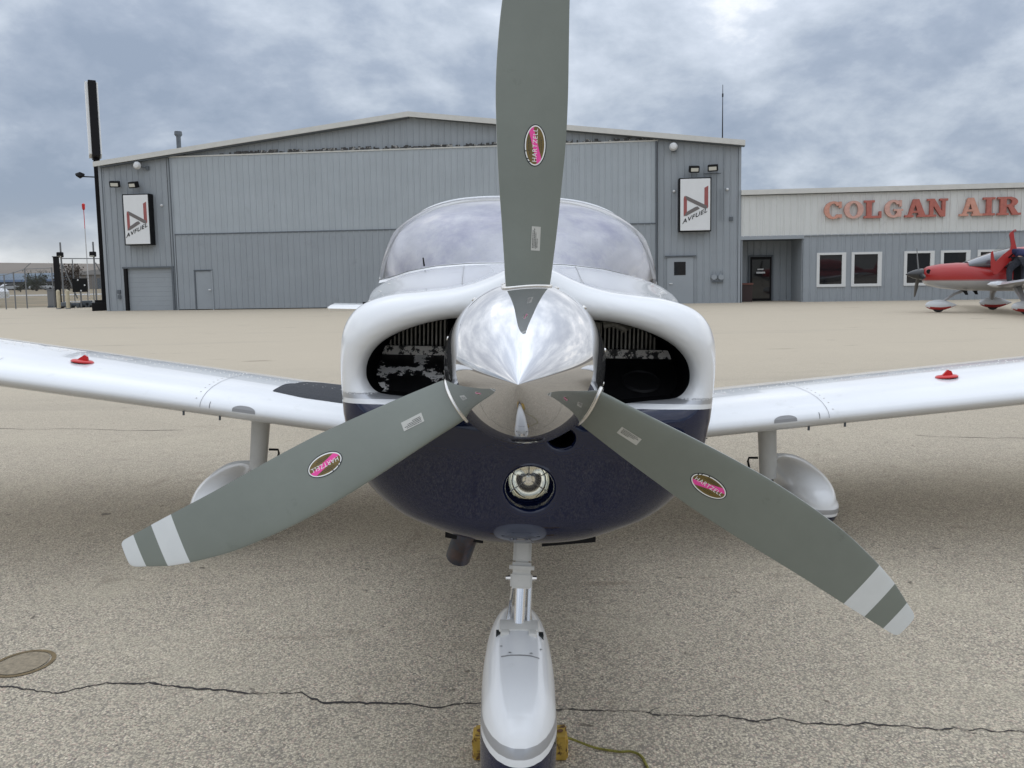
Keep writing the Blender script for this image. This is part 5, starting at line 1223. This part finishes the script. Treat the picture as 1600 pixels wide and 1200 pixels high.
# nose gear
ng = empty('nose_gear', (0, 0, 0), 0, AC)
def sq(p0, p1, w0, w1, d0, d1, name, m, bev=.008, parent=ng):
    p0, p1 = Vector(p0), Vector(p1); t = (p1-p0).normalized(); u = Vector((1, 0, 0)); u = (u-t*u.dot(t)).normalized(); v = t.cross(u)
    bm = bmesh.new(); r0 = [bm.verts.new(p0+u*a*w0/2+v*b*d0/2) for a, b in ((-1, -1), (1, -1), (1, 1), (-1, 1))]; r1 = [bm.verts.new(p1+u*a*w1/2+v*b*d1/2) for a, b in ((-1, -1), (1, -1), (1, 1), (-1, 1))]
    bm.faces.new(r0[::-1]); bm.faces.new(r1)
    for i in range(4): bm.faces.new((r0[i], r0[(i+1) % 4], r1[(i+1) % 4], r1[i]))
    bmesh.ops.bevel(bm, geom=bm.edges[:], offset=bev, segments=2, affect='EDGES'); return MB().bm(bm).build(name, m, parent, 40)
a0 = Vector((.020, .56, .78)); a1 = Vector((.008, .44, .44)); ax_ = (a1-a0)
def on(t): return a0+ax_*t
sq(on(.10), on(.485), .052, .054, .05, .055, 'leg', M['strutwhite']); sq(on(.20), on(.27), .066, .060, .062, .062, 'upper_collar', M['strutwhite'], .004)
sq(on(.475), on(.56), .076, .072, .075, .07, 'collar', M['strutwhite'], .010); sq(on(.558), on(.68), .064, .064, .062, .062, 'lower_housing', M['strutwhite'], .005)
MB().tube([on(.66), on(1.0)], .0165, 20).build('oleo_piston', M['oleo'], ng, 40); MB().tube([on(.66)+Vector((.027, .01, 0)), on(1.0)+Vector((.027, .01, 0))], .008, 10).build('damper_rod', M['alu'], ng, 40)
for sx in (-1, 1):
    MB().tube([on(.67)+Vector((sx*.022, .03, 0)), on(.83)+Vector((sx*.026, .05, 0)), on(.99)+Vector((sx*.032, .02, 0))], [.005, .006, .008], 8).build('torque_link', M['alu'], ng, 40)
    MB().tube([on(.60)+Vector((sx*.031, 0, 0)), on(.60)+Vector((sx*.046, 0, 0))], [.008, .006], 8).build('bolt', M['rim'], ng, 40)
MB().box(-.05, .065, .395, .46, .452, .462, bev=.004).box(.035, .058, .37, .40, .435, .462, bev=.004).box(-.045, -.02, .375, .40, .44, .462, bev=.004).build('axle_bracket', M['strutwhite'], ng, 40)
def nose_pant():
    # side profile (y, top z, bottom z, half width)
    st = [(.000, .300, .235, .004), (.004, .325, .20, .022), (.012, .350, .165, .036), (.03, .378, .13, .055), (.06, .402, .105, .073), (.10, .420, .095, .088), (.15, .433, .095, .098), (.21, .442, .095, .100), (.29, .450, .095, .102), (.36, .457, .095, .102), (.43, .460, .10, .099), (.50, .458, .11, .094), (.60, .44, .13, .080), (.72, .39, .17, .055), (.84, .32, .22, .022), (.88, .28, .25, .006)]
    P = []
    ys = np.array([s[0] for s in st]); yy = np.concatenate([.06*np.linspace(0, 1, 14)[:-1]**2, np.linspace(.06, .88, 36)])
    for y in yy:
        zt, zb_, hw = [catint(y, list(ys), [s[k] for s in st]) for k in (1, 2, 3)]; row = []
        for j in range(48):
            a = 2*math.pi*j/48; c, s_ = math.cos(a), math.sin(a); ex = .58
            x = hw*math.copysign(abs(c)**ex, c); z = (zt+zb_)/2+(zt-zb_)/2*math.copysign(abs(s_)**(.62 if s_ > 0 else .8), s_)
            x *= lerp(1.0, .84, max(0, s_)**3)
            row.append((.007+x, y, z))
        P.append(row)
    o = MB().grid(P, 0, wrap=True, capa=True, capb=True).build('nose_wheel_pant', M['white'], ng, 60)
    me = o.data; me.materials.append(M['silver']); me.materials.append(M['navy']); bm = bmesh.new(); bm.from_mesh(me)
    zs_ = (.309, .326, .350); nrm = Vector((0, -.0, 1)).normalized()
    for zz in zs_: bmesh.ops.bisect_plane(bm, geom=bm.verts[:]+bm.edges[:]+bm.faces[:], plane_co=(0, .03, zz), plane_no=nrm, dist=1e-6)
    bmesh.ops.bisect_plane(bm, geom=bm.verts[:]+bm.edges[:]+bm.faces[:], plane_co=(0, 0, .105), plane_no=(0, 0, 1), dist=1e-6, clear_inner=True)
    for f in bm.faces:
        c = f.calc_center_median(); z = (c-Vector((0, .03, 0))).dot(nrm)/nrm.z; f.material_index = 2 if z < zs_[0] else (1 if zs_[1] < z < zs_[2] else 0); f.smooth = True
    bm.to_mesh(me); bm.free()
    dg = bpy.context.evaluated_depsgraph_get(); dg.update(); 
    from mathutils.bvhtree import BVHTree
    bvh = BVHTree.FromObject(o, dg)
    def top(x, y, off=.0008):
        h = bvh.ray_cast(Vector((x, y, 1)), Vector((0, 0, -1))); return (x, y, (h[0].z if h[0] else .45)+off)
    for x, y in ((-.042, .325), (.068, .325), (-.018, .285), (.040, .285)): p = top(x, y); MB().lathe([(.0048, 0), (.0004, .001)], 12, Matrix.Translation(p) @ Matrix.Rotation(rad(70), 4, 'X')).build('screw', M['decaldark'], o)
    rows = [[top(x, .272-.003+.02*max(0, abs(x-.010)-.04)/.02*.3, .0006), top(x, .2745+.02*max(0, abs(x-.010)-.04)/.02*.3, .0006)] for x in np.linspace(-.042, .062, 18)]
    MB().grid(rows).build('access_panel_edge', M['greytape'], o, fix=False)
    for sx in (-1, 1):
        p = top(.010+sx*.058, .405); MB().box(p[0]-.010, p[0]+.010, p[1]-.014, p[1]+.010, p[2]-.012, p[2]+.002).build('pant_slot', M['decaldark'], o)
    MB().tube([(.010, .004, .296), (.010, -.006, .288)], [.003, .002], 6).build('drain_pip', M['rim'], o)
    MB().lathe([(.04, -.06), (.14, -.065), (.165, -.052), (.178, -.02), (.178, .02), (.165, .052), (.14, .065), (.04, .06)], 40, Matrix.Translation((.010, .33, .178)) @ Matrix.Rotation(math.pi/2, 4, 'Z')).build('tyre', M['rubber'], ng, 40)
nose_pant()
# exhaust
ex0, ex1, ex2 = loc(736, 800, 2.32), loc(731, 826, 2.19), loc(716, 870, 2.22)
def pipe():
    pts = catmull([tuple(ex0), tuple(ex1), tuple(ex2)], 6, False); MB().tube([tuple(p) for p in pts], .037, 24, caps=False).build('exhaust_pipe', M['exhaust'], AC, 60)
    MB().tube([tuple(p) for p in pts], .034, 24, caps=False).build('exhaust_inner', M['blackmetal'], AC, 60)
    p = Vector(tuple(ex0)); MB().lathe([(.036, -.03), (.041, -.025), (.041, -.01), (.036, -.005)], 24, Matrix.Translation(Vector(tuple(ex1))) @ Vector((0, 1, 0)).rotation_difference((Vector(tuple(ex2))-Vector(tuple(ex1))).normalized()).to_matrix().to_4x4()).build('exhaust_clamp', M['sidingdk'], AC, 40)
pipe()
# cowl flap openings at the chin
for (xa, xb) in ((-.21, -.10), (.07, .225)):
    k_ = .016 if xa > 0 else 0; za, zb_ = (.690, .706) if xa > 0 else (.712, .696); MB().poly([(xa, za), (xb, zb_), (xb, .75), (xa, .75)], .44, .62).build('cowl_outlet', M['blackmetal'], AC)
# antennas on the roof
MB().poly([(2.9, 1.88), (3.05, 1.88), (3.12, 2.0), (3.05, 2.0)], -.008, .008, 0, Matrix.Rotation(math.pi/2, 4, 'Z') @ Matrix.Scale(-1, 4, (0, 1, 0))).build('roof_antenna', M['white'], AC)

# ------------------------------------------------------------------ wheel chocks and their rope
def chock(cx, cy, L_, label, yaw):
    r = empty('wheel_chock', (cx, cy, 0), yaw); tag(r, label, 'chock', 'yellow wooden wheel chocks at the nose wheel')
    bm = bmesh.new(); bmesh.ops.create_cube(bm, size=1)
    for v in bm.verts: v.co = Vector((v.co.x*L_, v.co.y*.080, .036+v.co.z*.072))
    bmesh.ops.bevel(bm, geom=bm.edges[:], offset=.006, segments=2, affect='EDGES'); bmesh.ops.subdivide_edges(bm, edges=[e for e in bm.edges if e.calc_length() > .05], cuts=6, use_grid_fill=True)
    for v in bm.verts:
        k = mnoise.noise(v.co*22+Vector((cx*9, 0, 0))); e_ = max(0, abs(v.co.x)-L_*.40)/(L_*.1); v.co += Vector((-.012*e_*abs(k)*math.copysign(1, v.co.x), .004*k, .004*k if v.co.z > .02 else 0))
    MB().bm(bm).build('timber', M['chock'], r, 50)
    for s_ in (-1, 1): MB().lathe([(.0005, 0), (.009, 0)], 12, Matrix.Translation((s_*L_*.42, 0, .0745)) @ Matrix.Rotation(math.pi/2, 4, 'X')).build('rope_hole', M['wood'], r)
    return r
rc = gnd(810, 1168); chock(.004, 2.25, .295, 'yellow timber chock behind the nose wheel, sticking out on both sides', rad(-2)); chock(.03, 1.83, .30, 'yellow timber chock in front of the nose wheel at the bottom edge', rad(1))
rp = [gnd(878, 1150, .06), gnd(900, 1157, .03), gnd(930, 1168, .008), gnd(965, 1174, .007), gnd(985, 1174, .007), gnd(1000, 1180, .007), gnd(1008, 1192, .007), gnd(1012, 1210, .007), gnd(985, 1245, .007), gnd(900, 1285, .01), (.17, 1.83, .05)]
rp = catmull(rp, 8, False)
rope = empty('chock_rope', (float(rp[0][0]), float(rp[0][1]), 0)); tag(rope, 'thin olive yellow rope running from the chock across the pavement', 'rope')
o_ = np.array([rp[0][0], rp[0][1], 0]); mb = MB()
for k in range(3):
    mb.tube([tuple(p-o_+np.array([0, 0, 0])+.0022*np.array([math.cos(i*1.3+k*2.09), 0, math.sin(i*1.3+k*2.09)])) for i, p in enumerate(catmull(rp, 4, False))], .0026, 6)
mb.build('rope_strand', M['rope'], rope, 60)
# hangar row behind the camera, seen only as a low dark line mirrored in the polished spinner
for i, (x, w, h) in enumerate(((-60, 45, 7), (-5, 30, 6), (40, 50, 8))):
    r = empty('far_hangar', (x, -95, 0)); tag(r, ['long grey hangar behind the viewpoint, reflected at left in the spinner', 'middle grey hangar behind the viewpoint, reflected in the spinner', 'tall grey hangar behind the viewpoint, reflected at right in the spinner'][i], 'hangar', 'hangars behind the viewpoint')
    MB().poly([(-w/2, 0), (w/2, 0), (w/2, h*.75), (0, h), (-w/2, h*.75)], -20, 0).build('wall', M['siding'], r); MB().box(-w*.3, w*.3, .01, .1, 0, h*.6).build('door', M['sidingwhite'], r)
bpy.context.view_layer.update()
